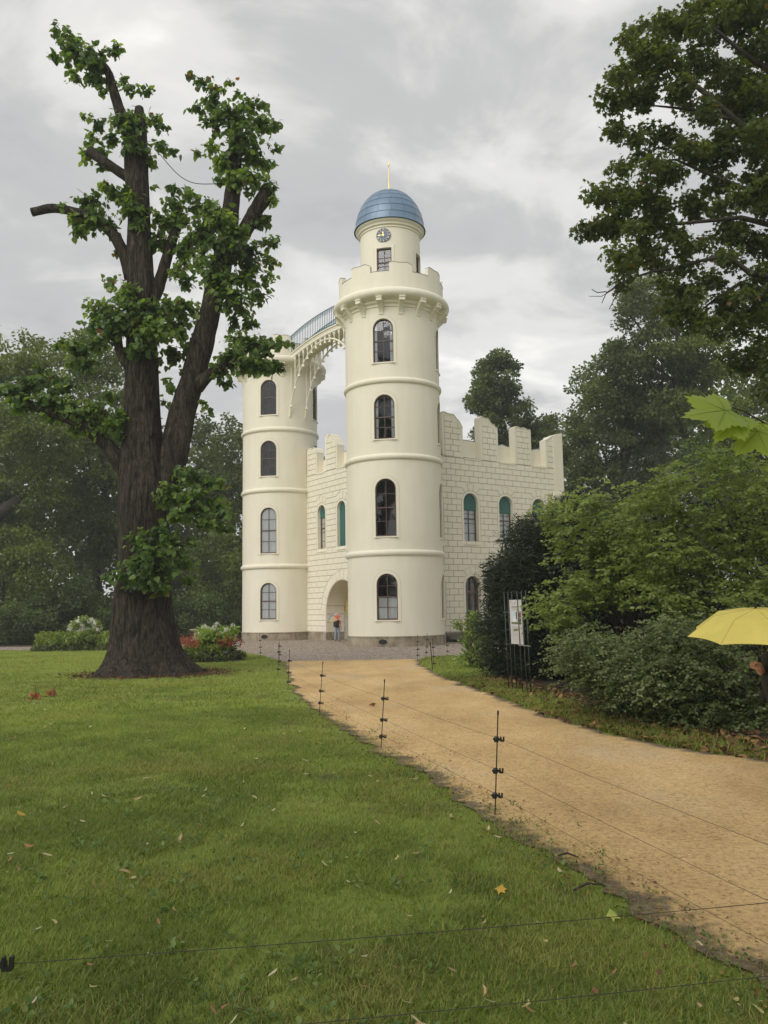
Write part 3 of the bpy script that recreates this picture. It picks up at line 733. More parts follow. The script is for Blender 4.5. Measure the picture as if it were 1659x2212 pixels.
# niche: painted back wall and its line of plaster grooves
def m_mural():
    m, t, b = newmat('painted_landscape'); b.inputs['Roughness'].default_value = .7
    v = geo_pos(t); vz = N(t, 'ShaderNodeSeparateXYZ'); t.links.new(v, vz.inputs[0])
    a = noise(t, geo_pos(t, (1.5, 1.5, .8)), 2.4, 6, .65, 1.2)
    up = rampn(t, a, [(.36, (.09, .06, .025)), (.45, (.36, .27, .07)), (.56, (.55, .47, .20)), (.66, (.16, .13, .05))])
    lo = rampn(t, a, [(.36, (.17, .16, .10)), (.5, (.40, .36, .33)), (.62, (.25, .25, .14))])
    f = N(t, 'ShaderNodeMapRange'); t.links.new(vz.outputs[2], f.inputs[0]); f.inputs[1].default_value = 1.3; f.inputs[2].default_value = 1.55
    t.links.new(mixc(t, f.outputs[0], lo, up), b.inputs['Base Color']); return m
b = MB(); b.prism([(5.90 + w * .995, z) for w, z in arch_outline(AR, .02, AC + AR, 22)], mapF, -1.16, -1.13); b.build('mural', m_mural(), wall_front)
b = MB()
for z in (.98, 1.42, 1.86):
    for sgn in (-1, 1):
        r = AR - .004 if z < AC else math.sqrt(AR ** 2 - (z - AC) ** 2) - .004
        b.prism([(5.90 + sgn * (r - .008), z), (5.90 + sgn * (r + .02), z), (5.90 + sgn * (r + .02), z + .022), (5.90 + sgn * (r - .008), z + .022)], mapF, -1.12, -.02)
b.build('groove', MJOINT, wall_front)
# facade windows
def sh(fn, s): return lambda w, z, d: fn(w + s, z, d)
for s in SW:
    g = sh(mapS, s); hw = .485
    window(g, g, hw, 4.88, 7.50, rows=5, depth=-.20, curtain=[(4.95, 99, (-.43, -.02)), (4.95, 99, (.02, .43))], blind=6.62 - .04 * (s > 6) + .03 * (s > 9), surround=.115)
    if s != 5.20: window(g, g, .50, 1.15, 3.25, rows=4, depth=-.20, curtain=[(1.2, 99, (-.43, .43))], surround=.115)
for s in FW:
    g = sh(mapF, s); window(g, g, .43, 4.88, 7.46, rows=5, depth=-.20, curtain=[(4.95, 99, (-.38, .38))], blind=6.75 if s > 7 else 4.9, surround=.115)
# door on the side facade
g = sh(mapS, 5.20); b = MB(); ring(b, arch_outline(.505, .46, 3.255), arch_outline(.43, .50, 3.17), g, -.30, -.20)
b.prism([(-.06, .5), (.06, .5), (.06, 2.45), (-.06, 2.45)], g, -.29, -.19); b.prism([(-.45, 2.38), (.45, 2.38), (.45, 2.5), (-.45, 2.5)], g, -.29, -.185); b.prism([(-.04, 2.5), (.04, 2.5), (.04, 3.18), (-.04, 3.18)], g, -.29, -.19)
for sg in (-1, 1):
    for z in (.5, 1.18, 1.8): b.prism([(sg * .05, z), (sg * .44, z), (sg * .44, z + (.45 if z < .6 else .05)), (sg * .05, z + (.45 if z < .6 else .05))], g, -.29, -.205)
    b.prism([(sg * .38, .5), (sg * .44, .5), (sg * .44, 2.4), (sg * .38, 2.4)], g, -.29, -.2)
door = b.build('door', MFRAME, castle)
for sg in (-1, 1):
    for za, zb in ((.95, 1.18), (1.23, 1.8), (1.85, 2.38), (2.5, 3.17)):
        pl = clip_poly(arch_outline(.44, .5, 3.17), *sorted((sg * .05, sg * .40)), za, zb); b = MB(); b.add([g(w, z, -.26) for w, z in pl], [tuple(range(len(pl)))]); b.build('pane', MGLASS, door, fix=False)
b = MB(); b.prism(arch_outline(.45, .5, 3.2), g, -.44, -.42); b.build('interior', MDARK, door)
b = MB(); ring(b, arch_outline(.62, .47, 3.37), arch_outline(.501, .47, 3.251), g, -.02, .014); b.build('surround', MCREAM, door)
b = MB(); b.prism([(.052, 1.28), (.085, 1.28), (.085, 1.42), (.052, 1.42)], g, -.19, -.14); b.build('handle', MGOLD, door)
# steps
for i in range(3):
    b = MB(); b.prism([(3.0 - .0 * i, .30 - .15 * i), (7.4, .30 - .15 * i), (7.4, .43 - .15 * i if i else .44), (3.0, .43 - .15 * i if i else .44)], mapS, .04, .55 + .34 * i)
    if i == 2: continue
    b.build('step', MSTONE, castle)
# stone blocks: the nearest 300 one by one, the others joined
def block_geo(fn, pl, d=.018):
    cx_ = sum(p[0] for p in pl) / 4; cz_ = sum(p[1] for p in pl) / 4; ins = .012
    fr = []
    for (s, z) in pl:
        v = np.array([cx_ - s, cz_ - z]); v = v / (np.linalg.norm(v) + 1e-6); fr.append((s + v[0] * ins, z + v[1] * ins))
    vs_ = [fn(s, z, .001) for s, z in pl] + [fn(s, z, d) for s, z in fr]
    return vs_, [(4, 5, 6, 7)] + [(i, (i + 1) % 4, 4 + (i + 1) % 4, 4 + i) for i in range(4)]
fnk = {'S': mapS, 'F': mapF}; par = {'S': wall_side, 'F': wall_front}
def dist_of(bk):
    key, pl = bk; p = fnk[key](sum(q[0] for q in pl) / 4, sum(q[1] for q in pl) / 4, 0)
    area = abs((pl[1][0] - pl[0][0]) * (pl[2][1] - pl[1][1]))
    s = sum(q[0] for q in pl) / 4; hid = 0
    if key == 'S' and (s < 3.2 or (p[2] < 4.6 and s > 6.3)): hid = 40
    if key == 'F' and s < 5.6: hid = 40
    return math.dist(p, CAM) / max(area, .02) ** .5 + hid * 5
BLOCKS.sort(key=dist_of)
rest = {'S': MB(), 'F': MB()}; shared = {}
for i, (key, pl) in enumerate(BLOCKS):
    if i < 300:
        fn = fnk[key]; o_ = np.array(fn(*pl[0], 0.0)); sig = (key, tuple(round(p[0] - pl[0][0], 3) for p in pl), tuple(round(p[1] - pl[0][1], 3) for p in pl))
        if sig not in shared:
            vs_, fs = block_geo(fn, pl); b = MB(); b.add([np.array(v) - o_ for v in vs_], fs); me = b.mesh('stone_block'); me.materials.append(MCREAM)
            bm = bmesh.new(); bm.from_mesh(me); bmesh.ops.recalc_face_normals(bm, faces=bm.faces); bm.to_mesh(me); bm.free(); shared[sig] = me
        o = bpy.data.objects.new('stone_block', shared[sig]); o.location = o_; link(o, par[key])
    else:
        vs_, fs = block_geo(fnk[key], pl); rest[key].add(vs_, fs)
for k in rest: tag(rest[k].build('stone_blocks', MCREAM, par[k]), kind='stuff')
# joint bed: paint the wall faces behind the blocks with the joint colour only between blocks (thin sheets under each course line)
def bed(key, fn):
    jb = MB()
    for (k_, pl) in BLOCKS:
        if k_ != key: continue
        c_ = (sum(p[0] for p in pl) / 4, sum(p[1] for p in pl) / 4); q = []
        for s, z in pl:
            v = np.array([s - c_[0], z - c_[1]]); q.append((s + math.copysign(JG * .85, v[0]), z + math.copysign(JG * .85, v[1])))
        jb.add([fn(s, z, .0025) for s, z in q], [(0, 1, 2, 3)])
    jb.build('joint', MJOINT, par[key], fix=False)
bed('S', mapS); bed('F', mapF)

# ------------------------------------------------------------------ iron footbridge between the towers
bridge = MB()
SB0, SB1 = 2.0, 9.85
def deck_z(s): return 16.20 + .36 * (1 - ((s - 5.92) / 3.95) ** 2)
def mapBr(s, z, d): p = T + UF * s + NF * d; return (p[0], p[1], z)
NSEG = 32; ss = np.linspace(SB0, SB1, NSEG + 1)
for a, c_ in zip(ss[:-1], ss[1:]):
    vs_ = [mapBr(s, deck_z(s) + dz, d) for s in (a, c_) for dz, d in ((0, .56), (0, -.56), (-.12, -.56), (-.12, .56))]
    bridge.add(vs_, [(0, 1, 5, 4), (2, 3, 7, 6), (1, 2, 6, 5), (3, 0, 4, 7)])
for sd_ in (.5, -.5, .58, -.58):
    h0, h1, w_ = (-.26, -.11, .05) if abs(sd_) < .55 else (-.02, .05, .03)
    for a, c_ in zip(ss[:-1], ss[1:]):
        vs_ = [mapBr(s, deck_z(s) + z, sd_ + d) for s in (a, c_) for z, d in ((h0, -w_), (h0, w_), (h1, w_), (h1, -w_))]
        bridge.add(vs_, [(0, 1, 5, 4), (1, 2, 6, 5), (2, 3, 7, 6), (3, 0, 4, 7)])
br = bridge.build('footbridge', MCREAM, castle)
def arch_z(s):
    t_ = min(abs(s - 5.92) / 3.75, 1.0); return 12.55 + 3.55 * max(1 - t_ ** 2.1, 0) ** .62
for sd_ in (.5, -.5):
    b = MB(); sa = 5.92 + 3.74 * np.sin(np.linspace(-PI / 2, PI / 2, 41)); b.tube([mapBr(s, arch_z(s), sd_) for s in sa], .05, 6); b.build('arch_rib', MCREAM, br)
    for s in np.arange(2.62, 9.5, .49):
        zt, zb = deck_z(s) - .2, arch_z(s); lo = max(zb - .10, zt - 3.2) if zt - zb > .25 else zt - .42
        b = MB(); P = lambda ds, z: mapBr(s + ds, z, sd_)
        b.tube([P(0, zt), P(0, lo)], .030, 6); b.tube([P(0, lo + .08), P(0, lo), P(0, lo - .10)], [.03, .05, .085], 8)
        for g_ in (-1, 1): b.tube([P(0, zt - .30), P(g_ * .05, zt - .16), P(g_ * .20, zt + .02)], [.03, .028, .04], 6)
        b.tube([P(0, zt - .36), P(0, zt - .28), P(0, zt - .2)], [.02, .05, .02], 6)
        b.build('pendant', MCREAM, br)
for sd_ in (.56, -.56):
    b = MB()
    for dz in (.10, 1.08): b.tube([mapBr(s, deck_z(s) + dz, sd_) for s in ss], .027, 6)
    b.tube([mapBr(s, deck_z(s) + .99, sd_) for s in ss], .011, 5)
    rail = b.build('railing', MTURQ, br); b = MB()
    sb = np.arange(SB0 + .1, SB1, .19)
    for i, s in enumerate(sb):
        z = deck_z(s); b.tube([mapBr(s, z, sd_), mapBr(s, z + 1.07, sd_)], .014, 4, cap=False)
        z2 = deck_z(s + .38)
        b.tube([mapBr(s, z + .78, sd_)] + [mapBr(s + .38 * t_, z + (z2 - z) * t_ + .78 + .26 * math.sin(PI * t_), sd_) for t_ in (.25, .5, .75)] + [mapBr(s + .38, z2 + .78, sd_)], .008, 4, cap=False)
    b.build('balusters', MTURQ, rail)
# ------------------------------------------------------------------ foliage
TPL = {
 'heart': (np.array([(0, 0, 0), (.48, 0, .0), (1, 0, -.10), (-.07, .27, .03), (.26, .47, .05), (.66, .30, .02), (-.07, -.27, .03), (.26, -.47, .05), (.66, -.30, .02)]),
           [(0, 1, 4, 3), (1, 2, 5, 4), (0, 6, 7, 1), (1, 7, 8, 2)]),
 'diamond': (np.array([(0, 0, 0), (.5, .34, .07), (1, 0, -.06), (.5, -.34, .07)]), [(0, 2, 1), (0, 3, 2)]),
 'oval': (np.array([(0, 0, 0), (.28, .27, .05), (.72, .25, .04), (1, 0, -.07), (.72, -.25, .04), (.28, -.27, .05)]), [(0, 3, 2), (0, 2, 1), (0, 4, 3), (0, 5, 4)]),
 'maple': (np.array([(0, 0, 0), (-.02, .50, -.03), (.27, .34, .03), (.62, .56, -.05), (.58, .20, .05), (1.0, 0, -.08), (.58, -.20, .05), (.62, -.56, -.05), (.27, -.34, .03), (-.02, -.50, -.03)]),
           [(0, 1, 2), (0, 2, 4), (2, 3, 4), (0, 4, 6), (4, 5, 6), (0, 6, 8), (6, 7, 8), (0, 8, 9)]),
 'needle': (np.array([(0, 0, 0), (.45, .10, .02), (1, 0, -.06), (.45, -.10, .02)]), [(0, 2, 1), (0, 3, 2)]),
 'bract': (np.array([(0, 0, 0), (.3, .10, .05), (.7, .11, .10), (1, 0, .03), (.7, -.11, .06), (.3, -.10, .02)]), [(0, 5, 4, 1), (1, 4, 2), (2, 4, 3)]),
}
def leaf_mesh(name, P, A, Nn, S, tint, tpl, m, parent=None, kind=None):
    tv, tf = TPL[tpl]; n, k = len(P), len(tv)
    A = nrm(A); B = nrm(np.cross(Nn, A)); Nn = np.cross(A, B)
    S = np.broadcast_to(np.asarray(S, float), (n,))
    V = P[:, None, :] + S[:, None, None] * (tv[None, :, 0:1] * A[:, None, :] + tv[None, :, 1:2] * B[:, None, :] + tv[None, :, 2:3] * Nn[:, None, :])
    V = V.reshape(-1, 3)
    loops = np.concatenate([np.array(f) for f in tf]); lens = np.array([len(f) for f in tf])
    LI = (np.arange(n)[:, None] * k + loops[None, :]).ravel()
    LT = np.tile(lens, n); LS = np.concatenate([[0], np.cumsum(LT)[:-1]])
    me = bpy.data.meshes.new(name)
    me.vertices.add(len(V)); me.vertices.foreach_set('co', V.astype(np.float32).ravel())
    me.loops.add(len(LI)); me.loops.foreach_set('vertex_index', LI.astype(np.int32))
    me.polygons.add(len(LT)); me.polygons.foreach_set('loop_start', LS.astype(np.int32))
    at_ = me.attributes.new('tint', 'FLOAT', 'POINT'); at_.data.foreach_set('value', np.repeat(np.clip(tint, 0, 1), k).astype(np.float32))
    me.materials.append(m); me.update(calc_edges=True)
    o = bpy.data.objects.new(name, me); link(o, parent)
    if kind: o['kind'] = kind
    return o
def rdir(n): return nrm(rng.normal(size=(n, 3)))
def in_poly(px, py, poly):
    poly = np.asarray(poly, float); ins = np.zeros(len(px), bool); j = len(poly) - 1
    for i in range(len(poly)):
        xi, yi = poly[i]; xj, yj = poly[j]
        c = ((yi > py) != (yj > py)) & (px < (xj - xi) * (py - yi) / (yj - yi + 1e-12) + xi); ins ^= c; j = i
    return ins
def clumps_from_outline(poly, Y, depth, n, edge_bias=True):
    """clump centres inside a crown outline; the crown is as deep as `depth`, thickest in the middle"""
    poly = np.asarray(poly, float); lo, hi = poly.min(0), poly.max(0); out_ = []
    c = poly.mean(0)
    while len(out_) < n:
        q = rng.uniform(lo, hi, size=(n * 4, 2)); q = q[in_poly(q[:, 0], q[:, 1], poly)]
        out_ += list(q)
    q = np.array(out_[:n]); r = np.linalg.norm((q - c) / np.maximum(hi - lo, 1) * 2, axis=1)
    th = np.sqrt(np.clip(1.05 - r ** 2, .12, 1)) * depth * .5
    u = rng.uniform(-1, 1, n); yy = Y + np.sign(u) * np.abs(u) ** .6 * th
    return np.array([at(x, y, d) for (x, y), d in zip(q, yy)])
def foliage(centres, rad, per, leaf, flat=.75, shell=.55, droop=.35, upw=.6, jit=.75, tintvar=.22, tintbase=.5, size_j=.3):
    """scatter leaves round clump centres; returns arrays for leaf_mesh"""
    n = len(centres); rad = np.broadcast_to(np.asarray(rad, float), (n,)); w = rad ** 2 / np.mean(rad ** 2)
    idx = np.repeat(np.arange(n), np.maximum((per * w).astype(int), 3)); m = len(idx)
    d = rdir(m); r = rng.uniform(0, 1, m) ** shell * rad[idx]
    off = d * r[:, None]; off[:, 2] *= flat
    P = centres[idx] + off
    ct = rng.normal(0, tintvar, n); tint = tintbase + ct[idx] + rng.normal(0, tintvar * .8, m)
    A = d * .7 + rng.normal(size=(m, 3)) * .6; A[:, 2] -= droop
    Nn = d * .5 + rng.normal(size=(m, 3)) * jit; Nn[:, 2] += upw
    return P, A, Nn, leaf * (1 + rng.uniform(-size_j, size_j, m)), tint
def limb(mb, p0, p1, r0, r1, k=5, wob=.06, n=7, sag=0):
    p0, p1 = np.asarray(p0, float), np.asarray(p1, float); ln = np.linalg.norm(p1 - p0); pts = []
    for i in range(k + 1):
        t_ = i / k; o_ = rng.normal(size=3) * ln * wob * math.sin(PI * t_); pts.append(p0 + (p1 - p0) * t_ + o_ + np.array([0, 0, sag * ln * math.sin(PI * t_)]))
    mb.tube(pts, [r0 + (r1 - r0) * i / k for i in range(k + 1)], n); return pts

G_DARK = leafmat('foliage_dark', (.042, .070, .022), (.074, .115, .034), (.120, .170, .050), .38)
G_MID = leafmat('foliage_mid', (.056, .082, .028), (.100, .138, .044), (.170, .210, .066), .42)
G_OLIVE = leafmat('foliage_olive', (.070, .104, .024), (.125, .178, .038), (.205, .255, .060), .45, extra=(.24, .165, .04))
G_LIND = leafmat('foliage_linden', (.046, .088, .024), (.098, .172, .038), (.215, .315, .070), .56, .36, extra=(.22, .11, .04))
G_MAPLE = leafmat('foliage_maple', (.050, .072, .020), (.088, .120, .030), (.145, .178, .048), .52, .42, extra=(.17, .10, .035))
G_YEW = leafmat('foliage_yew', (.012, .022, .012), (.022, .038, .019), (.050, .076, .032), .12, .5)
G_HORN = leafmat('foliage_hornbeam', (.095, .140, .030), (.165, .225, .048), (.26, .31, .085), .46, .34)
G_SHRUB = leafmat('foliage_shrub', (.052, .074, .022), (.102, .132, .040), (.19, .22, .090), .34, .36)
G_LIGHT = leafmat('foliage_bright', (.13, .21, .03), (.22, .33, .045), (.34, .46, .08), .38)
G_HEDGE = leafmat('foliage_hedge', (.075, .125, .024), (.145, .215, .042), (.26, .32, .075), .36)

def twiggy(cen, axis, rad, ntw, nl, leaf, updown=.25, flat=.5, tb=.5):
    """layered twigs that reach outward, leaves in two ranks along them"""
    n = len(cen); cen = np.repeat(cen, ntw, 0); m = len(cen)
    out_ = cen - np.array([axis[0], axis[1], 0]); out_[:, 2] = 0; d = nrm(nrm(out_) * .55 + rng.normal(size=(m, 3)) * np.array([.8, .8, updown])); d[:, 2] = d[:, 2] * .6 + .05
    base = cen + rng.normal(size=(m, 3)) * rad * np.array([.45, .45, .35]); tl = rad * rng.uniform(.7, 1.7, m)
    t_ = np.tile(np.linspace(.08, 1, nl), m); D = np.repeat(d, nl, 0); TLn = np.repeat(tl, nl); P = np.repeat(base, nl, 0) + D * (t_ * TLn)[:, None]; P[:, 2] -= .18 * t_ ** 2 * TLn
    P += rng.normal(size=P.shape) * leaf * .22
    sd_ = nrm(np.cross(D, np.array([0, 0, 1.0]) + rng.normal(size=D.shape) * .2)) * np.where(np.arange(len(P)) % 2, 1, -1)[:, None]
    A = D * .55 + sd_ * .8 + rng.normal(size=P.shape) * .28; A[:, 2] -= .22; Nn = np.array([0, -.45, .85]) * (1 - flat * .2) + np.repeat(nrm(out_), nl, 0) * .25 + rng.normal(size=P.shape) * (.28 + .3 * flat)
    ti = tb + np.repeat(rng.normal(0, .17, n), ntw * nl) + np.repeat(rng.normal(0, .08, m), nl) + rng.normal(0, .10, len(P)) + .10 * t_
    return P, A, Nn, leaf * rng.uniform(.65, 1.25, len(P)), np.minimum(ti, .95)

def outline_tree(name, label, cat, base, poly, Y, depth, n, rad, per, leaf, m, group=None, tpl='diamond', trunk_r=.3, mbark=None, limbs=10, top=None, crown='crown', **kw):
    t = empty(name, (base[0], base[1], 0), label, cat, group)
    n = int(n * 1.9); cen = clumps_from_outline(poly, Y, depth, n); rr = rad * .62 * rng.uniform(.5, 1.5, n)
    kw.setdefault('flat', .6); P, A, Nn, S, ti = foliage(cen, rr, per * .95, leaf * .68, **kw); ti = np.where(rng.random(len(ti)) < .012, ti, np.minimum(ti, .88)); keep = P[:, 2] > .05
    leaf_mesh(crown, P[keep], A[keep], Nn[keep], S[keep], ti[keep], tpl, m, t)
    b = MB(); zt = np.percentile(cen[:, 2], 80) if top is None else top; cm = cen.mean(0)
    ax = limb(b, (base[0], base[1], -.1), (cm[0] * .6 + base[0] * .4, cm[1] * .6 + base[1] * .4, zt), trunk_r, trunk_r * .25, 8, .015, 9)
    for i in rng.choice(n, min(limbs, n), replace=False):
        tz = max(cen[i][2] - np.linalg.norm(cen[i][:2] - np.array(base[:2])) * .55, .12 * zt); k = int(np.clip(tz / max(zt, .1) * 8, 1, 7))
        limb(b, ax[k], cen[i], trunk_r * .38, .03 * max(trunk_r / .3, .3), 5, .05, 6)
    b.build('trunk', mbark or MBARK2, t, smooth=True)
    return t

# ---- far wood that closes the view (one mass)
def wood(poly, Y, depth, n, rad, per, leaf, m, **kw):
    cen = clumps_from_outline(poly, Y, depth, n); P, A, Nn, S, ti = foliage(cen, rad * rng.uniform(.6, 1.3, n), per, leaf, **kw); k = P[:, 2] > 0
    o = leaf_mesh('distant_wood', P[k], A[k], Nn[k], S[k], ti[k], 'diamond', m); return o
o = wood([(-330, 880), (-100, 860), (120, 900), (270, 905), (420, 960), (545, 985), (545, 1385), (-330, 1385)], 80, 14, 520, 2.0, 62, .62, G_DARK, tintbase=.35)
o2 = wood([(-330, 1225), (-100, 1235), (270, 1240), (560, 1245), (560, 1392), (-330, 1392)], 70, 6, 300, 1.1, 60, .42, G_DARK, tintbase=.4)
tag(o2, 'dark undergrowth at the foot of the left woodland', 'undergrowth', kind='stuff'); o2.name = 'undergrowth'
tag(o, 'dark mass of woodland closing the view left of the castle', 'woodland', kind='stuff')
o = wood([(1190, 980), (1260, 900), (1400, 830), (1560, 780), (1760, 760), (1950, 800), (1950, 1390), (1190, 1390)], 76, 14, 420, 2.0, 62, .60, G_DARK, tintbase=.4)
tag(o, 'dark mass of woodland closing the view right of the castle', 'woodland', kind='stuff')

# ---- trees behind, left
GL = 'trees beyond the gravel court'
outline_tree('oak_tree', 'tall yellowish-green tree at the left edge with a thick slanting limb', 'tree', (-27.5, 56), [(-170, 700), (-60, 680), (5, 692), (30, 722), (65, 712), (108, 738), (118, 790), (150, 850), (165, 960), (140, 1060), (150, 1160), (60, 1190), (-60, 1200), (-180, 1150), (-230, 900)], 54, 9, 150, 1.5, 150, .36, G_OLIVE, GL, trunk_r=.45, tintvar=.2)
outline_tree('oak_tree', 'light green loose-crowned tree showing left of the big linden trunk', 'tree', (-20.5, 60), [(125, 800), (150, 735), (200, 715), (245, 760), (290, 800), (300, 900), (300, 1080), (260, 1210), (150, 1230), (110, 1100), (130, 950)], 58, 8, 95, 1.5, 150, .38, G_OLIVE, GL, trunk_r=.35, tintbase=.45)
outline_tree('oak_tree', 'grey-green round tree between the linden and the rear tower', 'tree', (-12.5, 66), [(398, 1010), (408, 940), (432, 905), (462, 880), (492, 888), (505, 915), (540, 925), (600, 960), (620, 1150), (590, 1330), (395, 1330)], 64, 9, 110, 1.5, 140, .40, G_MID, GL, trunk_r=.4)
outline_tree('hazel_bush', 'olive drooping bush low at the left edge behind the lawn', 'bush', (-23.5, 51), [(-120, 1180), (-30, 1140), (60, 1150), (120, 1190), (150, 1250), (165, 1330), (120, 1392), (-120, 1392)], 50, 6, 75, 1.15, 140, .30, G_OLIVE, trunk_r=.14, limbs=6, tintbase=.4)
outline_tree('yew_bush', 'dark green domed bush just left of the linden trunk', 'bush', (-18, 50), [(105, 1300), (140, 1268), (185, 1250), (212, 1285), (236, 1330), (246, 1392), (95, 1392)], 49, 5, 60, .9, 150, .24, G_DARK, trunk_r=.12, limbs=5, tintbase=.55)
outline_tree('mixed_bush', 'dark brownish thicket at the far left behind the gravel strip', 'bush', (-23, 47.5), [(-120, 1330), (-10, 1300), (80, 1300), (130, 1340), (150, 1394), (-120, 1396)], 47, 4, 55, .8, 130, .22, G_DARK, trunk_r=.1, limbs=5)
outline_tree('mixed_bush', 'dark bush behind the sundial pedestal beside the rear tower', 'bush', (-11.8, 53), [(250, 1310), (300, 1290), (400, 1300), (450, 1285), (500, 1310), (560, 1320), (560, 1388), (250, 1392)], 53, 5, 75, 1.0, 140, .26, G_DARK, trunk_r=.12, limbs=5, tintbase=.6)
outline_tree('elder_bush', 'yellow-green airy bush left of the rear tower', 'bush', (-11.5, 57), [(405, 1200), (440, 1160), (490, 1150), (530, 1190), (560, 1260), (540, 1320), (410, 1320)], 57, 5, 50, 1.1, 95, .30, G_OLIVE, trunk_r=.12, limbs=7)
oak0 = bpy.data.objects['oak_tree']; b = MB(); b.tube([at(-140, 1200, 52), at(-40, 1135, 51.5), at(30, 1088, 51.5), at(70, 1052, 52), at(95, 1030, 52.5), at(110, 1015, 53)], [.5, .46, .38, .28, .2, .1], 10, jit=.05); b.build('limb', MBARK2, oak0, smooth=True)
# ---- trees behind, right
GR = 'trees behind the castle on the right'
outline_tree('lime_tree', 'tall tree rising above the battlements behind the castle', 'tree', (9.2, 62), [(1075, 763), (1104, 767), (1128, 808), (1104, 820), (1121, 838), (1117, 860), (1144, 880), (1152, 905), (1160, 1010), (1020, 1010), (1036, 896), (1005, 872), (1020, 845), (1023, 810), (1048, 786)], 62, 6, 95, 1.0, 135, .34, G_MID, GR, trunk_r=.35, tintbase=.35)
outline_tree('lime_tree', 'small loose tree peeping over the corner of the battlements', 'tree', (12.5, 63), [(1120, 930), (1150, 905), (1183, 893), (1200, 905), (1190, 925), (1225, 930), (1235, 1000), (1120, 1010)], 63, 5, 42, .9, 110, .32, G_MID, GR, trunk_r=.2)
outline_tree('beech_tree', 'broad dark tree directly right of the castle corner', 'tree', (16.5, 53), [(1300, 748), (1267, 772), (1254, 798), (1240, 814), (1228, 848), (1216, 866), (1213, 900), (1230, 918), (1216, 960), (1205, 1090), (1420, 1110), (1450, 900), (1440, 760), (1370, 715)], 52, 9, 105, 1.15, 150, .32, G_MID, GR, trunk_r=.4, tintbase=.42, tintvar=.26, limbs=18)
outline_tree('beech_tree', 'tall hazy tree filling the gap under the maple branches', 'tree', (19.5, 50), [(1345, 625), (1420, 590), (1510, 640), (1560, 740), (1540, 900), (1420, 930), (1335, 830), (1310, 770), (1340, 700)], 50, 8, 85, 1.1, 150, .30, G_MID, GR, trunk_r=.4, tintbase=.45, tintvar=.26, limbs=18)
outline_tree('beech_tree', 'olive-tinged tree at the right edge behind the shrubs', 'tree', (25.5, 49), [(1460, 760), (1560, 690), (1700, 660), (1800, 700), (1820, 1080), (1430, 1090), (1450, 900)], 48, 8, 95, 1.15, 140, .31, G_OLIVE, GR, trunk_r=.4, tintbase=.3, limbs=16)
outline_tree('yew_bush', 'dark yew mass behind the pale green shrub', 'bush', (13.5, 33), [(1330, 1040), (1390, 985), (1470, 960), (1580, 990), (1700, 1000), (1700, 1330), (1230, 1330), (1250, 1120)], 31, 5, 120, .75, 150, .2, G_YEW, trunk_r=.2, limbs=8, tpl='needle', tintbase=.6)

# ---- yew in front of the side facade
def sprays(cen, rad, per, ln, droop, rngj=.5):
    """feathery shoots: each clump throws twigs, each twig carries short needles"""
    n = len(cen); k = per; d = rdir(n * k); d[:, 2] = np.abs(d[:, 2]) * .5 - .12; d = nrm(d)
    base = np.repeat(cen, k, 0) + rdir(n * k) * rad * .35; tl = rad * rng.uniform(.6, 1.3, n * k)
    m = 11; t_ = np.tile(np.linspace(.1, 1, m), n * k); D = np.repeat(d, m, 0); Bp = np.repeat(base, m, 0); TL = np.repeat(tl, m)
    P = Bp + D * (t_ * TL)[:, None]; P[:, 2] -= droop * t_ ** 2 * TL
    side = nrm(np.cross(D, np.array([0, 0, 1.0]) + rng.normal(size=D.shape) * .25)) * np.where(np.arange(len(P)) % 2 == 0, 1, -1)[:, None]
    A = D * .75 + side * rng.uniform(.5, 1, len(P))[:, None] + rng.normal(size=P.shape) * .15
    Nn = np.array([0, 0, 1.0]) + rng.normal(size=P.shape) * .4
    tint = np.repeat(rng.normal(.42, .16, n * k), m) + .38 * t_ ** 3 + rng.normal(0, .08, len(P))
    return P, A, Nn, ln * rng.uniform(.7, 1.3, len(P)) * (1.15 - .5 * t_), tint
YEWP = [(1062, 1300), (1062, 1262), (1072, 1210), (1092, 1178), (1114, 1148), (1132, 1124), (1165, 1130), (1195, 1105), (1212, 1066), (1248, 1075), (1290, 1140), (1300, 1330), (1280, 1470), (1180, 1500), (1066, 1452), (1052, 1400), (1052, 1340)]
yew = empty('yew_tree', (3.6, 19.2, 0), 'dark feathery yew standing before the side facade behind the sign stand', 'tree')
cen = clumps_from_outline(YEWP, 19.4, 3.2, 470); P, A, Nn, S, ti = sprays(cen, .46, 12, .095, .30); k = P[:, 2] > .02
leaf_mesh('crown', P[k], A[k], Nn[k], S[k] * 1.25, ti[k], 'needle', G_YEW, yew)
P, A, Nn, S, ti = foliage(clumps_from_outline(YEWP, 19.9, 1.6, 260), .36, 130, .15, tintbase=.25, tintvar=.12); k = P[:, 2] > .02
leaf_mesh('inner_foliage', P[k], A[k], Nn[k], S[k], ti[k], 'needle', G_YEW, yew)
b = MB(); limb(b, (3.7, 19.3, -.1), (4.2, 19.5, 3.9), .16, .04, 6, .03)
for i in rng.choice(len(cen), 26, replace=False): limb(b, (3.8, 19.4, float(np.clip(cen[i][2] * .6, .2, 3))), cen[i], .04, .012, 4, .05, 5)
b.build('trunk', MBARK2, yew)

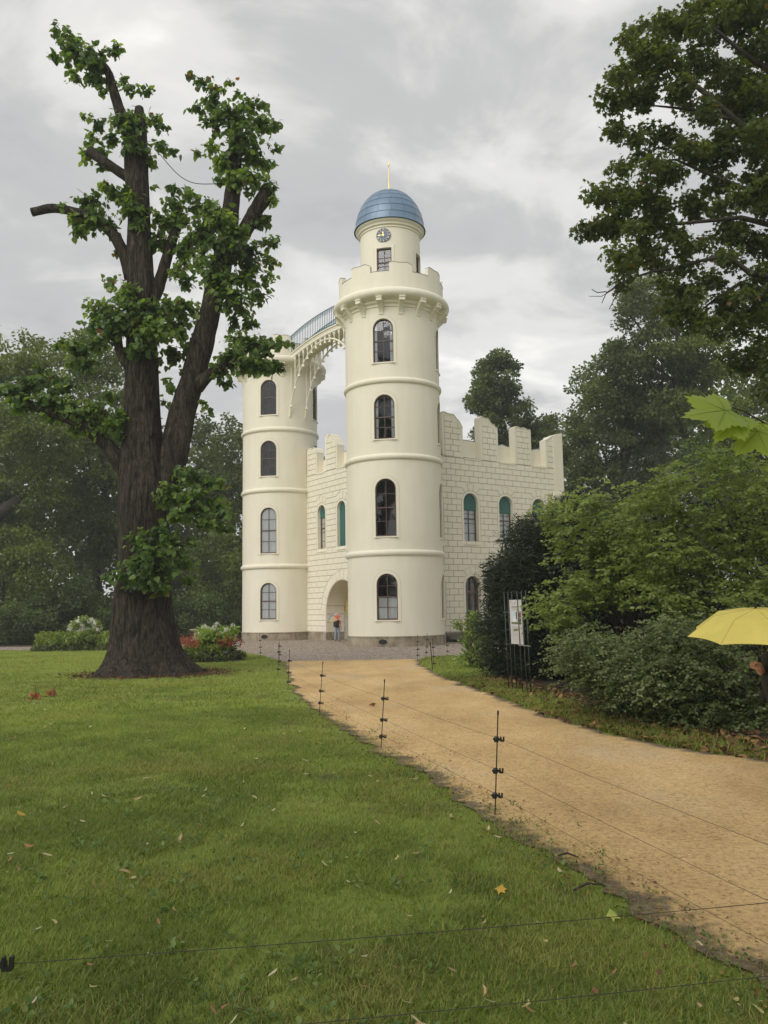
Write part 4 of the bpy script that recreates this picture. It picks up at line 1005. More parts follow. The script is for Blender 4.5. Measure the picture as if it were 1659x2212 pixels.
# ---- pale green hornbeam-like shrubs on the right, then the low dark shrubs before them
def shrub(name, label, base, polys, Y, depth, rad, per, leaf, m, tpl, stems=14, group=None, twig=None, **kw):
    t = empty(name, (base[0], base[1], 0), label, 'shrub', group); cs = []
    for poly, n in polys: cs.append(clumps_from_outline(poly, Y, depth, n))
    cen = np.concatenate(cs); n = len(cen); rr = rad * rng.uniform(.6, 1.3, n)
    if twig: P, A, Nn, S, ti = twiggy(cen, base, rad, *twig, leaf, tb=kw.get('tintbase', .5))
    else: P, A, Nn, S, ti = foliage(cen, rr, per, leaf, **kw)
    k = P[:, 2] > .03
    leaf_mesh('foliage', P[k], A[k], Nn[k], S[k], ti[k], tpl, m, t)
    b = MB()
    for i in rng.choice(n, min(stems, n), replace=False):
        p0 = np.array([base[0] + rng.normal() * .12, base[1] + rng.normal() * .12, -.05]); mid = p0 * .45 + cen[i] * .55 + rng.normal(size=3) * .1; mid[2] = max(mid[2], .3)
        limb(b, p0, mid, .035, .022, 4, .03, 6); limb(b, mid, cen[i], .022, .006, 4, .05, 5)
    b.build('stem', MBARK2, t); return t
shrub('hornbeam_shrub', 'pale green broad-leaved shrub overhanging the sign stand', (5.0, 16.6), [([(1178, 1115), (1215, 1062), (1275, 1048), (1310, 1062), (1330, 1110), (1365, 1130), (1370, 1200), (1290, 1190), (1240, 1215), (1200, 1165)], 46), ([(1195, 1265), (1255, 1225), (1340, 1215), (1390, 1250), (1350, 1300), (1290, 1310)], 22), ([(1168, 1310), (1200, 1290), (1270, 1305), (1290, 1330), (1235, 1362), (1190, 1350)], 14), ([(1260, 1180), (1420, 1170), (1430, 1290), (1280, 1290)], 22)], 15.6, 1.6, .30, 120, .078, G_HORN, 'oval', 26, twig=(9, 13), flat=.45, droop=.3, upw=1.0, jit=.5, shell=.6, tintbase=.5)
shrub('hornbeam_shrub', 'large pale green shrub rising behind the yellow umbrella', (7.0, 14.6), [([(1345, 1150), (1370, 1080), (1420, 1045), (1450, 1000), (1520, 985), (1600, 975), (1700, 955), (1790, 980), (1790, 1120), (1620, 1130), (1480, 1150)], 95), ([(1400, 1150), (1500, 1140), (1560, 1190), (1480, 1240), (1400, 1220)], 25), ([(1560, 1150), (1720, 1110), (1760, 1230), (1640, 1290), (1560, 1250)], 36), ([(1380, 1240), (1470, 1250), (1560, 1270), (1680, 1270), (1720, 1330), (1560, 1340), (1420, 1320)], 34)], 14.0, 2.0, .31, 120, .074, G_HORN, 'oval', 30, twig=(9, 13), flat=.45, droop=.3, upw=1.0, jit=.5, shell=.6, tintbase=.45)
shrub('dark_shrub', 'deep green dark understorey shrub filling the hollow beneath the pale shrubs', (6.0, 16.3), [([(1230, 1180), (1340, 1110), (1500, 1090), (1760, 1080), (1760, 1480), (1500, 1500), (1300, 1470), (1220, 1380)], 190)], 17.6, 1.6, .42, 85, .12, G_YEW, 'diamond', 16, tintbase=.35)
GS = 'low grey-green shrubs along the path'
shrub('snowberry_shrub', 'low grey-green shrub with arching twigs next to the sign stand', (4.0, 13.2), [([(1225, 1405), (1262, 1372), (1300, 1365), (1345, 1385), (1420, 1390), (1430, 1460), (1430, 1565), (1340, 1540), (1270, 1490), (1240, 1440)], 80), ([(1215, 1400), (1245, 1385), (1265, 1410), (1235, 1425)], 5)], 12.7, 1.5, .30, 150, .052, G_SHRUB, 'diamond', 30, GS, twig=(12, 15), tintbase=.48, flat=.7)
shrub('snowberry_shrub', 'low grey-green shrub in the middle below the yellow umbrella tip', (4.7, 12.2), [([(1350, 1400), (1400, 1350), (1440, 1325), (1500, 1350), (1560, 1390), (1570, 1500), (1560, 1590), (1440, 1575), (1375, 1550)], 100)], 11.8, 1.5, .30, 150, .052, G_SHRUB, 'diamond', 30, GS, twig=(12, 15), tintbase=.48, flat=.7)
shrub('snowberry_shrub', 'low grey-green shrub at the right edge under the yellow umbrella', (5.6, 11.6), [([(1500, 1420), (1540, 1340), (1620, 1320), (1720, 1330), (1800, 1380), (1800, 1620), (1660, 1600), (1560, 1592), (1510, 1560)], 110)], 11.4, 1.6, .30, 150, .052, G_SHRUB, 'diamond', 30, GS, twig=(12, 15), tintbase=.48, flat=.7)
shrub('spiraea_bush', 'thin yellow-green bush with upright stems by the castle steps', (2.6, 23.2), [([(1000, 1445), (1000, 1385), (1014, 1350), (1035, 1340), (1060, 1380), (1066, 1455)], 46), ([(975, 1348), (990, 1338), (1012, 1352), (1006, 1366)], 6), ([(1012, 1318), (1022, 1310), (1026, 1345), (1016, 1350)], 5)], 23.0, 1.0, .20, 55, .07, G_HEDGE, 'diamond', 34, tintbase=.6, shell=.8)
# hosta by the forecourt edge
ho = empty('hosta_plant', (2.55, 26.2, 0), 'pale variegated hosta clump at the edge of the small lawn', 'plant')
for i in range(26):
    a = rng.uniform(0, 2 * PI); r = rng.uniform(.02, .28); p = np.array([[2.55 + r * math.cos(a), 26.2 + r * math.sin(a), .05 + .22 * (1 - r / .3)]])
    leaf_mesh('leaf', p, np.array([[math.cos(a), math.sin(a), .25 - r]]), np.array([[0, 0, 1.0]]), .26, np.array([.75 + .25 * rng.random()]), 'heart', leafmat('hosta_leaf', (.2, .3, .1), (.32, .42, .2), (.55, .62, .4), .3) if i == 0 else bpy.data.materials['hosta_leaf'], ho)

# ------------------------------------------------------------------ the big pollarded linden
YL = 22.9
linden = empty('linden_tree', (-6.3, YL, 0), 'huge pollarded old linden with forked trunk and tufts of big leaves', 'tree')
def lp(x, y, dy=0.0): return at(x, y, YL + dy)
def radpx(w): return w / 2 * YL / FPX
def stem_tube(mb, spec, n=28, rough=.05, seed=0, flare=False):
    """spec: (left px, right px, y px, dy) outline rows, bottom to top; furrowed bark in the surface itself"""
    rows_ = [(lp((xl + xr) / 2, y, dy), radpx(xr - xl)) for (xl, xr, y, dy) in spec]
    pts, rad = [], []
    for (p, r), (q, s_) in zip(rows_[:-1], rows_[1:]):
        m_ = max(5, int(np.linalg.norm(q - p) / .16))
        for t_ in np.linspace(0, 1, m_, endpoint=False): pts.append(p + (q - p) * t_); rad.append(r + (s_ - r) * t_)
    pts.append(rows_[-1][0]); rad.append(rows_[-1][1]); pts = np.array(pts); rad = np.array(rad)
    for _ in range(3): rad[1:-1] = (rad[:-2] + 2 * rad[1:-1] + rad[2:]) / 4; pts[1:-1] = (pts[:-2] + 2 * pts[1:-1] + pts[2:]) / 4
    a = np.linspace(0, 2 * PI, n, endpoint=False); V = []
    for p, r in zip(pts, rad):
        z = p[2]; low = max(0, 1 - z / 1.6)
        g = 1 + rough * (np.sin(3 * a + seed + z * .2) * .6 + np.sin(5 * a - .8 + z * .12) * .5) + low * (.20 * (np.abs(np.sin(3.5 * a + .5)) ** .7 - .6) + .10 * (np.abs(np.sin(6.5 * a + 1.7)) - .6))
        fur = np.abs(np.sin(a * 17 + 2.2 * np.sin(z * 1.1 + a * 3) + seed)) + .6 * np.abs(np.sin(a * 31 + 1.7 * np.sin(z * 1.9 + a * 2) + 1.3))
        g = g * (1 + (.036 * (fur - 1.0)) * min(1, .75 / max(r, .2)) + rng.normal(0, .004, n))
        V += [(p[0] + r * gg * math.cos(aa), p[1] + r * gg * math.sin(aa), z) for aa, gg in zip(a, g)]
    Fs = [(i * n + j, i * n + (j + 1) % n, (i + 1) * n + (j + 1) % n, (i + 1) * n + j) for i in range(len(pts) - 1) for j in range(n)]
    Fs.append(tuple((len(pts) - 1) * n + j for j in range(n))); mb.add(V, Fs)
b = MB()
stem_tube(b, [(196, 442, 1466, 0), (213, 422, 1450, 0), (228, 400, 1430, 0), (236, 385, 1405, 0), (239, 375, 1372, 0), (241, 369, 1330, 0), (243, 367, 1298, 0), (250, 366, 1261, 0), (257, 363, 1225, 0), (255, 362, 1115, 0), (257, 365, 1041, 0), (259, 352, 990, 0), (268, 348, 931, 0), (268, 343, 858, 0), (272, 341, 784, 0), (274, 337, 700, 0), (275, 334, 620, 0), (273, 330, 550, 0), (277, 325, 474, 0), (268, 321, 365, 0), (268, 319, 300, 0), (286, 316, 262, 0), (292, 310, 232, 0)], 110, .05, 1, True)
trunk = b.build('trunk', MBARK, linden, smooth=True)
# surface roots running out to the right
for pts, w in (([(372, 1438), (400, 1448), (425, 1456), (452, 1461)], 22), ([(350, 1450), (372, 1459), (392, 1466)], 16), ([(250, 1452), (228, 1459), (200, 1462)], 18)):
    b = MB(); q = [gnd(x, y) for x, y in pts]; b.tube([p_ + np.array([0, 0, .06 - .05 * i]) for i, p_ in enumerate(q)], [radpx(w) * (1 - .25 * i) for i in range(len(q))], 10, jit=.06); b.build('root', MBARK, linden, smooth=True)
def px_limb(spec, name='limb', n=16, rough=.05):
    """spec: (x, y, width px, dy)"""
    b = MB(); pts = []; rad = []
    for (x0, y0, w0, d0), (x1, y1, w1, d1) in zip(spec[:-1], spec[1:]):
        for t_ in np.linspace(0, 1, 5, endpoint=False): pts.append(lp(x0 + (x1 - x0) * t_, y0 + (y1 - y0) * t_, d0 + (d1 - d0) * t_)); rad.append(radpx(w0 + (w1 - w0) * t_))
    x1, y1, w1, d1 = spec[-1]; pts.append(lp(x1, y1, d1)); rad.append(radpx(w1))
    pts = np.array(pts); sm = pts.copy()
    for _ in range(2): sm[1:-1] = (sm[:-2] + 2 * sm[1:-1] + sm[2:]) / 4
    b.tube(sm, rad, n, jit=rough); return b.build(name, MBARK, linden, smooth=True)
px_limb([(352, 1075, 62, .0), (368, 1010, 66, .05), (379, 968, 62, .05), (393, 894, 58, .1), (416, 821, 52, .1), (435, 747, 53, .1), (454, 674, 46, .1), (474, 590, 48, .1), (493, 510, 45, .1), (500, 437, 38, .1), (505, 401, 36, .1), (508, 328, 30, .1), (503, 262, 20, .1)])
px_limb([(282, 300, 34, .05), (262, 250, 26, .1), (246, 200, 22, .1), (236, 160, 19, .1), (222, 138, 17, .1), (190, 125, 16, .1), (160, 114, 15, .1), (132, 102, 11, .1)])
px_limb([(285, 600, 34, 0), (271, 555, 27, -.1), (249, 510, 25, -.2), (214, 475, 22, -.3), (172, 459, 19, -.3), (114, 448, 20, -.3), (69, 459, 19, -.3)])
px_limb([(290, 392, 26, 0), (262, 374, 22, -.1), (228, 351, 22, -.2), (193, 326, 24, -.2)])
px_limb([(325, 650, 34, 0), (342, 622, 28, .1), (358, 565, 24, .1), (374, 512, 22, .1), (381, 494, 22, .1)])
px_limb([(508, 530, 36, .1), (530, 498, 34, .1), (555, 450, 33, .1), (578, 416, 36, .1)])
px_limb([(283, 1030, 46, -.1), (256, 995, 36, -.2), (228, 957, 32, -.3), (190, 927, 26, -.5), (147, 905, 20, -.6), (73, 880, 15, -.8), (37, 852, 9, -.9)])
px_limb([(290, 800, 28, -.2), (270, 782, 22, -.3), (257, 757, 19, -.3), (253, 708, 17, -.3), (250, 670, 12, -.3)])
px_limb([(425, 835, 34, 0), (455, 806, 24, -.1), (490, 788, 18, -.2), (540, 775, 12, -.3), (585, 765, 7, -.3)])
px_limb([(365, 1075, 30, -.4), (395, 1085, 16, -.7), (430, 1080, 9, -.9)])
b = MB(); q0, q1 = lp(345, 333), lp(486, 397)
b.tube([q0 + (q1 - q0) * t_ + np.array([0, 0, -.42 * math.sin(PI * t_) ** 1.1 * (1 + .25 * math.cos(PI * t_))]) for t_ in np.linspace(0, 1, 14)], .012, 5); b.build('brace_cable', MROD, linden)

CL = [ # x, y, rx, ry (px), leaves, dy
 (122, 70, 10, 26, 10, 0), (150, 75, 30, 22, 22, 0), (155, 112, 48, 34, 75, .1), (118, 118, 18, 14, 12, 0), (200, 130, 42, 40, 85, -.2), (210, 170, 40, 26, 45, .2), (255, 97, 20, 10, 10, 0), (240, 112, 22, 14, 14, 0), (160, 165, 24, 16, 20, 0), (275, 172, 22, 18, 18, 0), (285, 195, 20, 10, 12, 0), (315, 196, 22, 8, 11, .2), (225, 200, 18, 24, 14, 0),
 (275, 262, 46, 34, 95, -.35), (215, 262, 26, 10, 13, 0), (188, 254, 16, 6, 8, 0), (330, 258, 26, 14, 18, 0), (350, 275, 14, 12, 10, 0), (290, 310, 48, 30, 60, -.4), (345, 318, 30, 12, 18, 0), (372, 328, 14, 10, 7, 0), (240, 300, 22, 16, 18, 0), (330, 345, 16, 16, 12, 0), (205, 275, 16, 10, 8, .2),
 (198, 300, 14, 22, 18, 0), (190, 335, 20, 20, 26, 0), (215, 325, 18, 12, 14, 0), (225, 360, 14, 16, 12, 0),
 (262, 420, 40, 24, 50, -.4), (285, 445, 36, 36, 60, -.45), (300, 480, 22, 26, 24, -.4), (230, 405, 26, 14, 16, 0), (330, 405, 8, 6, 3, 0), (230, 400, 8, 26, 8, 0),
 (195, 435, 34, 26, 45, -.2), (165, 470, 26, 14, 24, -.3), (205, 475, 36, 30, 60, -.4), (170, 495, 22, 16, 20, -.2), (130, 445, 22, 6, 9, -.3), (240, 490, 20, 26, 24, -.1), (165, 500, 14, 22, 12, 0), (255, 545, 10, 12, 6, 0),
 (378, 405, 16, 14, 14, .1), (372, 440, 30, 24, 34, .1), (400, 420, 18, 14, 12, 0), (355, 478, 34, 30, 55, .1), (390, 480, 34, 36, 65, .2), (345, 520, 26, 26, 34, 0), (395, 540, 44, 42, 90, .2), (380, 585, 34, 18, 26, .1), (330, 465, 12, 10, 6, 0), (425, 445, 30, 30, 40, 0), (440, 505, 40, 40, 85, -.2),
 (410, 162, 12, 8, 6, 0), (440, 175, 28, 16, 18, 0), (470, 190, 22, 10, 12, 0), (425, 232, 24, 12, 16, 0), (460, 215, 36, 22, 36, .1), (515, 205, 14, 8, 6, 0), (495, 178, 16, 8, 8, 0), (460, 262, 34, 24, 40, 0), (500, 250, 46, 36, 95, -.2), (545, 228, 34, 22, 42, .2), (560, 262, 40, 32, 70, .1), (590, 270, 18, 10, 9, 0), (520, 300, 50, 44, 120, -.3), (455, 320, 26, 16, 20, 0), (428, 330, 16, 10, 8, 0), (480, 350, 34, 30, 55, -.1), (545, 335, 44, 36, 85, .1), (590, 320, 20, 14, 12, 0), (520, 385, 44, 26, 75, -.3), (575, 350, 28, 14, 18, 0), (555, 385, 26, 18, 26, 0), (475, 385, 16, 12, 10, 0),
 (580, 405, 24, 18, 26, 0), (590, 430, 16, 14, 14, 0), (535, 415, 16, 10, 8, 0),
 (450, 450, 34, 26, 48, -.3), (480, 475, 44, 36, 90, -.4), (520, 505, 40, 34, 75, -.3), (560, 475, 26, 26, 26, .1), (575, 525, 34, 10, 18, 0), (600, 520, 12, 8, 5, 0), (480, 535, 52, 40, 115, -.4), (530, 550, 44, 34, 80, -.3), (580, 560, 24, 20, 20, 0), (465, 590, 50, 36, 95, -.4), (530, 600, 46, 34, 80, -.2), (580, 600, 26, 14, 16, 0), (495, 640, 52, 34, 95, -.4), (560, 640, 34, 22, 30, 0), (430, 560, 30, 30, 44, -.2), (400, 610, 26, 20, 22, 0), (520, 668, 34, 18, 28, 0),
 (235, 612, 16, 20, 14, 0), (270, 632, 44, 30, 70, -.5), (225, 665, 44, 26, 60, -.3), (300, 672, 54, 40, 125, -.6), (355, 670, 50, 36, 95, -.4), (400, 665, 40, 28, 60, -.1), (250, 705, 56, 36, 115, -.6), (330, 715, 54, 34, 100, -.6), (385, 710, 44, 34, 70, -.1), (205, 700, 40, 22, 40, -.2), (300, 750, 44, 26, 60, -.6), (215, 745, 40, 24, 50, -.2), (165, 752, 44, 26, 55, -.2), (135, 738, 24, 14, 16, 0), (185, 790, 34, 18, 30, -.2), (155, 785, 26, 14, 18, 0), (375, 770, 34, 30, 40, .1), (410, 745, 22, 22, 20, .1), (345, 790, 14, 24, 14, 0), (365, 830, 10, 20, 10, 0), (355, 870, 8, 14, 6, 0), (395, 805, 14, 10, 6, 0),
 (520, 740, 40, 26, 55, .2), (560, 745, 46, 26, 65, -.1), (600, 742, 24, 16, 20, 0), (625, 740, 12, 10, 7, 0), (500, 770, 40, 24, 60, -.2), (550, 785, 56, 26, 100, -.3), (595, 790, 26, 18, 28, -.1), (475, 800, 26, 24, 34, -.1), (490, 830, 18, 12, 14, 0), (535, 705, 30, 14, 20, .2), (505, 700, 22, 18, 18, .2), (440, 870, 10, 12, 6, 0), (455, 885, 6, 8, 3, 0),
 (25, 845, 34, 20, 38, -.8), (70, 830, 40, 26, 50, -.7), (55, 872, 46, 22, 60, -.8), (110, 860, 46, 30, 75, -.7), (150, 835, 34, 18, 30, -.4), (160, 890, 50, 32, 90, -.6), (205, 885, 44, 30, 75, -.4), (230, 850, 26, 14, 16, 0), (215, 925, 44, 32, 80, -.4), (255, 905, 22, 24, 28, -.5), (175, 925, 34, 18, 34, -.4), (110, 895, 40, 16, 34, -.5), (255, 945, 14, 18, 12, -.5), (120, 820, 34, 14, 18, -.3), (85, 800, 30, 12, 14, -.2), (-25, 850, 30, 20, 26, -.8),
 (395, 1015, 26, 18, 22, -.4), (425, 1035, 44, 26, 55, -.6), (465, 1050, 28, 22, 26, -.6), (375, 1060, 40, 26, 55, -.9), (420, 1085, 50, 34, 100, -.8), (470, 1095, 32, 26, 40, -.6), (495, 1090, 12, 8, 5, -.5), (390, 1115, 40, 22, 50, -.9), (445, 1125, 46, 20, 50, -.7), (485, 1138, 20, 12, 12, -.6), (355, 1080, 18, 14, 12, -.9),
 (300, 1165, 34, 22, 30, -1.0), (345, 1155, 36, 20, 36, -1.0), (325, 1195, 50, 32, 85, -1.1), (375, 1180, 34, 30, 44, -.9), (290, 1220, 34, 24, 36, -1.0), (340, 1235, 50, 34, 85, -1.1), (390, 1215, 30, 28, 34, -.8), (300, 1260, 34, 22, 34, -1.0), (350, 1270, 34, 16, 28, -1.0), (245, 1245, 22, 14, 12, -.9), (405, 1255, 16, 14, 12, -.8), (270, 1235, 16, 12, 10, -1.0), (415, 1170, 16, 12, 8, -.7),
]
Ps, As, Ns, Ss, Ts = [], [], [], [], []; tw = MB()
for (x, y, rx, ry, cnt, dy) in CL:
    c_ = lp(x, y, dy); s_ = YL / FPX; rX, rZ = rx * s_, ry * s_; cnt = int(cnt * 3.3); ntw = max(2, cnt // 6); ct = rng.normal(.46, .17)
    red = .12 if (y < 200 and 400 < x < 520) else .0
    for _ in range(ntw):
        d = nrm(rng.normal(size=3)); e_ = c_ + d * np.array([rX, (rX + rZ) * .5, rZ]) * rng.uniform(.5, 1.22); s0 = c_ + (e_ - c_) * .05 + rng.normal(size=3) * .06
        tw.tube([s0, (s0 + e_) / 2 + rng.normal(size=3) * .04, e_], [.010, .007, .004], 4, cap=False)
        k_ = max(3, cnt // ntw)
        for j in range(k_):
            t_ = .2 + .85 * (j + rng.random() * .6) / k_; p = s0 + (e_ - s0) * t_ + rng.normal(size=3) * .035
            A_ = nrm(e_ - s0) * .45 + rng.normal(size=3) * .5 + np.array([0, 0, -.55]); Nn_ = d * .55 + rng.normal(size=3) * .45 + np.array([0, -.25, .65])
            Ps.append(p); As.append(A_); Ns.append(Nn_); Ss.append(rng.uniform(.085, .20)); ti_ = ct + rng.normal(0, .16) + .12 * t_
            Ts.append(1.0 if rng.random() < red + .006 else min(ti_, .9))
leaf_mesh('crown', np.array(Ps), np.array(As), np.array(Ns), np.array(Ss), np.array(Ts), 'heart', G_LIND, linden)
tw.build('twig', MTWIG, linden, fix=False)

# ------------------------------------------------------------------ maple at the upper right
YM = 16.5
maple = empty('maple_tree', (10.2, YM + .5, 0), 'tall maple whose leafy branches hang in from the upper right', 'tree')
def mp_(x, y, dy=0.): return at(x, y, YM + dy)
mcl = [(1370, 52, 30, 22), (1440, 52, 45, 32), (1400, 95, 42, 34), (1362, 88, 16, 18), (1330, 162, 32, 18), (1385, 158, 48, 32), (1320, 212, 34, 26), (1390, 212, 50, 28), (1345, 268, 22, 22), (1325, 292, 14, 14), (1375, 285, 30, 20), (1450, 118, 48, 38), (1492, 62, 40, 34), (1525, 18, 46, 28), (1478, 198, 36, 34), (1515, 140, 38, 34), (1560, 60, 46, 40), (1600, 18, 60, 36), (1645, 80, 60, 60), (1570, 165, 46, 46), (1620, 200, 60, 56), (1548, 245, 46, 40), (1600, 290, 56, 52), (1665, 300, 50, 60), (1448, 298, 36, 22), (1485, 320, 34, 26), (1405, 345, 42, 26), (1352, 372, 24, 20), (1455, 365, 38, 30), (1530, 340, 46, 36), (1345, 425, 42, 32), (1303, 418, 16, 18), (1400, 425, 46, 34), (1262, 496, 22, 12), (1300, 492, 36, 22), (1350, 485, 46, 32), (1425, 490, 54, 38), (1495, 440, 44, 38), (1560, 430, 54, 44), (1630, 420, 56, 56), (1345, 550, 30, 20), (1405, 545, 46, 26), (1480, 520, 54, 28), (1570, 505, 48, 34), (1640, 520, 48, 40), (1358, 585, 18, 12), (1340, 615, 14, 10), (1450, 610, 40, 18), (1480, 575, 40, 16), (1560, 560, 50, 18), (1640, 590, 40, 22), (1420, 575, 30, 14), (1520, 620, 56, 24), (1600, 640, 56, 34), (1450, 680, 30, 34), (1505, 690, 34, 34), (1640, 700, 48, 50), (1560, 700, 44, 36), (1620, 770, 46, 36), (1660, 830, 40, 36), (1700, 150, 70, 80), (1740, 400, 80, 120), (1720, 620, 60, 80), (1560, -40, 80, 40), (1660, -30, 80, 50), (1800, 0, 120, 100)]
cen, rr = [], []
for (x, y, rx, ry) in mcl:
    for _ in range(max(2, int(rx * ry / 190))):
        a, q = rng.uniform(0, 2 * PI), math.sqrt(rng.random()) * .85; cen.append(mp_(x + rx * q * math.cos(a), y + ry * q * math.sin(a), rng.normal(0, .5) + (x - 1450) * .002)); rr.append(rng.uniform(.18, .40))
P, A, Nn, S, ti = foliage(np.array(cen), np.array(rr), 84, .094, flat=.6, shell=.7, droop=.5, upw=.8, jit=.5, tintbase=.42, tintvar=.14)
ti = np.where(rng.random(len(ti)) < .010, 1.0, np.minimum(ti, .9))
leaf_mesh('crown', P, A, Nn, S, ti, 'maple', G_MAPLE, maple)
b = MB(); b.tube([(10.2, YM + .5, -.1), (10.1, YM + .5, 4), (9.9, YM + .4, 8), (9.7, YM + .3, 13), (9.5, YM, 17)], [.5, .4, .36, .28, .12], 16, jit=.04); mtr = b.build('trunk', MBARK2, maple, smooth=True)
def mlimb(spec):
    b = MB(); pts = []; rad = []
    for (x0, y0, w0, d0), (x1, y1, w1, d1) in zip(spec[:-1], spec[1:]):
        for t_ in np.linspace(0, 1, 4, endpoint=False): pts.append(mp_(x0 + (x1 - x0) * t_, y0 + (y1 - y0) * t_, d0 + (d1 - d0) * t_)); rad.append((w0 + (w1 - w0) * t_) / 2 * YM / FPX)
    pts.append(mp_(spec[-1][0], spec[-1][1], spec[-1][3])); rad.append(spec[-1][2] / 2 * YM / FPX)
    b.tube(pts, rad, 8, jit=.04); b.build('limb', MBARK2, maple, smooth=True)
mlimb([(1900, 560, 30, .3), (1720, 590, 17, .1), (1660, 596, 14, -.1), (1622, 592, 12, -.2), (1585, 562, 10, -.3), (1562, 553, 10, -.3), (1516, 563, 8, -.3), (1456, 580, 9, -.3), (1414, 585, 6, -.3), (1358, 603, 4, -.3), (1330, 625, 2, -.3)])
mlimb([(1880, 420, 30, .3), (1700, 340, 20, .2), (1600, 270, 15, 0), (1527, 204, 12, -.2), (1477, 165, 9, -.2), (1425, 116, 6, -.2), (1390, 80, 3, -.2)])
mlimb([(1600, 262, 10, 0), (1516, 240, 8, -.1), (1450, 232, 5, -.1), (1380, 225, 2.5, -.1)])
mlimb([(1880, 520, 26, .3), (1720, 500, 16, .2), (1600, 470, 11, 0), (1500, 480, 8, -.1), (1400, 490, 5, -.1), (1290, 497, 2, -.1)])
mlimb([(1640, 420, 12, 0), (1540, 380, 8, -.1), (1460, 345, 5, -.1), (1390, 350, 2, -.1)])
mlimb([(1880, 300, 26, .3), (1700, 180, 16, .2), (1600, 110, 10, 0), (1530, 50, 5, 0)])
mlimb([(1700, 640, 14, .2), (1600, 610, 8, 0), (1540, 650, 5, 0), (1490, 690, 2, 0)])
for s_ in ([(1358, 603), (1330, 622), (1300, 640), (1272, 640)], [(1340, 612), (1310, 632), (1300, 655)], [(1350, 600), (1325, 650), (1316, 668)], [(1310, 630), (1290, 632), (1278, 625)]): mlimb([(x, y, 2.6 - i * .5, -.3) for i, (x, y) in enumerate(s_)])

# near branch with large pale leaves hanging in at the right
nb_ = empty('maple_tree', (5.6, -2.6, 0), 'near maple, only a twig with big pale green leaves showing at the right', 'tree')
b = MB(); b.tube([(5.6, -2.6, -.1), (5.5, -2.5, 3), (5.0, -2.2, 6), (4.4, -1.8, 9)], [.42, .34, .27, .12], 14, jit=.03)
for q in ((-3.5, 1.5, 7.0), (-1.0, -4.5, 8.2), (2.0, 2.8, 7.4), (7.5, 2.5, 7.0), (-5.5, -2.0, 7.2), (9.0, -3.5, 7.5), (.5, -.5, 8.8)): limb(b, (5.1, -2.3, 5.2), q, .16, .03, 6, .04, 7)
b.build('trunk', MBARK2, nb_, smooth=True)
b = MB(); limb(b, (5.4, -2.4, 3.4), tuple(at(1960, 985, 2.9)), .07, .006, 8, .03, 7); b.build('limb', MBARK2, nb_, smooth=True)
cen = np.stack([rng.uniform(-7, 10, 170), rng.uniform(-7.5, 3.2, 170), rng.uniform(6.2, 9.4, 170)], 1); P, A, Nn, S, ti = foliage(cen, .9, 55, .26, flat=.5, upw=1.2, jit=.4); leaf_mesh('crown', P, A, Nn, S, ti, 'diamond', G_MAPLE, nb_)
b = MB(); b.tube([at(1960, 985, 2.9), at(1800, 955, 2.75), at(1659, 918, 2.65), at(1606, 888, 2.6), at(1582, 880, 2.58)], [.006, .0045, .003, .0022, .0018], 6); b.build('twig', MTWIG, nb_, smooth=True)
MPALE = leafmat('pale_maple_leaf', (.24, .34, .06), (.33, .44, .085), (.42, .52, .12), .5, .4, tcol=(1.25, 1.2, .5))
def big_leaf(tip, base, Yb, width, seed, tilt):
    r2 = np.random.default_rng(seed); p0, p1 = at(*base, Yb), at(*tip, Yb - .06); ax = nrm(p1 - p0); ln = np.linalg.norm(p1 - p0)
    nn = nrm(np.array(tilt, float)); sd_ = nrm(np.cross(nn, ax)); nn = np.cross(ax, sd_)
    lobes = [(0, 1.0), (.42, .62), (.80, .86), (1.25, .56), (1.75, .66), (2.35, .42), (2.75, .28)]
    ang, rad = [], []
    for s_ in (-1, 1):
        L_ = [(a, r) for a, r in lobes]; pts = []
        for (a0, r0), (a1, r1) in zip(L_[:-1], L_[1:]):
            for t_ in np.linspace(0, 1, 5, endpoint=False): pts.append((a0 + (a1 - a0) * t_, (r0 + (r1 - r0) * t_) * (1 + .055 * (-1) ** len(pts))))
        pts.append(lobes[-1]); ang.append([s_ * a for a, _ in pts]); rad.append([r for _, r in pts])
    aa = ang[0][::-1] + ang[1][1:]; rr_ = rad[0][::-1] + rad[1][1:]; c_ = p0 + ax * ln * .30; V = [tuple(c_)]; sc_l = ln * .70
    for k_, f_ in ((0, .5), (1, 1.0)):
        for a, r in zip(aa, rr_):
            rr2 = r * f_; p = c_ + ax * math.cos(a) * rr2 * sc_l + sd_ * math.sin(a) * rr2 * sc_l * width + nn * (.10 * sc_l * (abs(math.sin(a)) * f_) - .10 * sc_l * f_ * f_ + .02 * sc_l * math.sin(5 * a)); V.append(tuple(p))
    n_ = len(aa); Fs = [(0, 1 + i, 2 + i) for i in range(n_ - 1)] + [(1 + i, 1 + n_ + i, 2 + n_ + i, 2 + i) for i in range(n_ - 1)]
    b = MB(); b.add(V, Fs); o = b.build('leaf', MPALE, nb_, smooth=True); a_ = o.data.attributes.new('tint', 'FLOAT', 'POINT'); a_.data.foreach_set('value', [float(r2.uniform(.3, .9))] * len(V))
    v = MB()
    for a, r in ((0, .95), (.80, .8), (-.80, .8), (1.75, .6), (-1.75, .6)):
        v.tube([c_ + nn * .001, c_ + (ax * math.cos(a) + sd_ * math.sin(a) * width) * r * sc_l * .5 + nn * (.10 * sc_l * abs(math.sin(a)) * .5 - .025 * sc_l + .0015), c_ + (ax * math.cos(a) + sd_ * math.sin(a) * width) * r * sc_l * .9 + nn * (.10 * sc_l * (abs(math.sin(a)) * .9 - .81) + .0015)], [.0012, .0009, .0005], 4, cap=False)
    v.tube([p0, c_], [.0015, .0012], 4); v.build('vein', MPALE, o, fix=False)
big_leaf((1478, 893), (1604, 884), 2.6, .95, 1, (.1, -.75, .65))
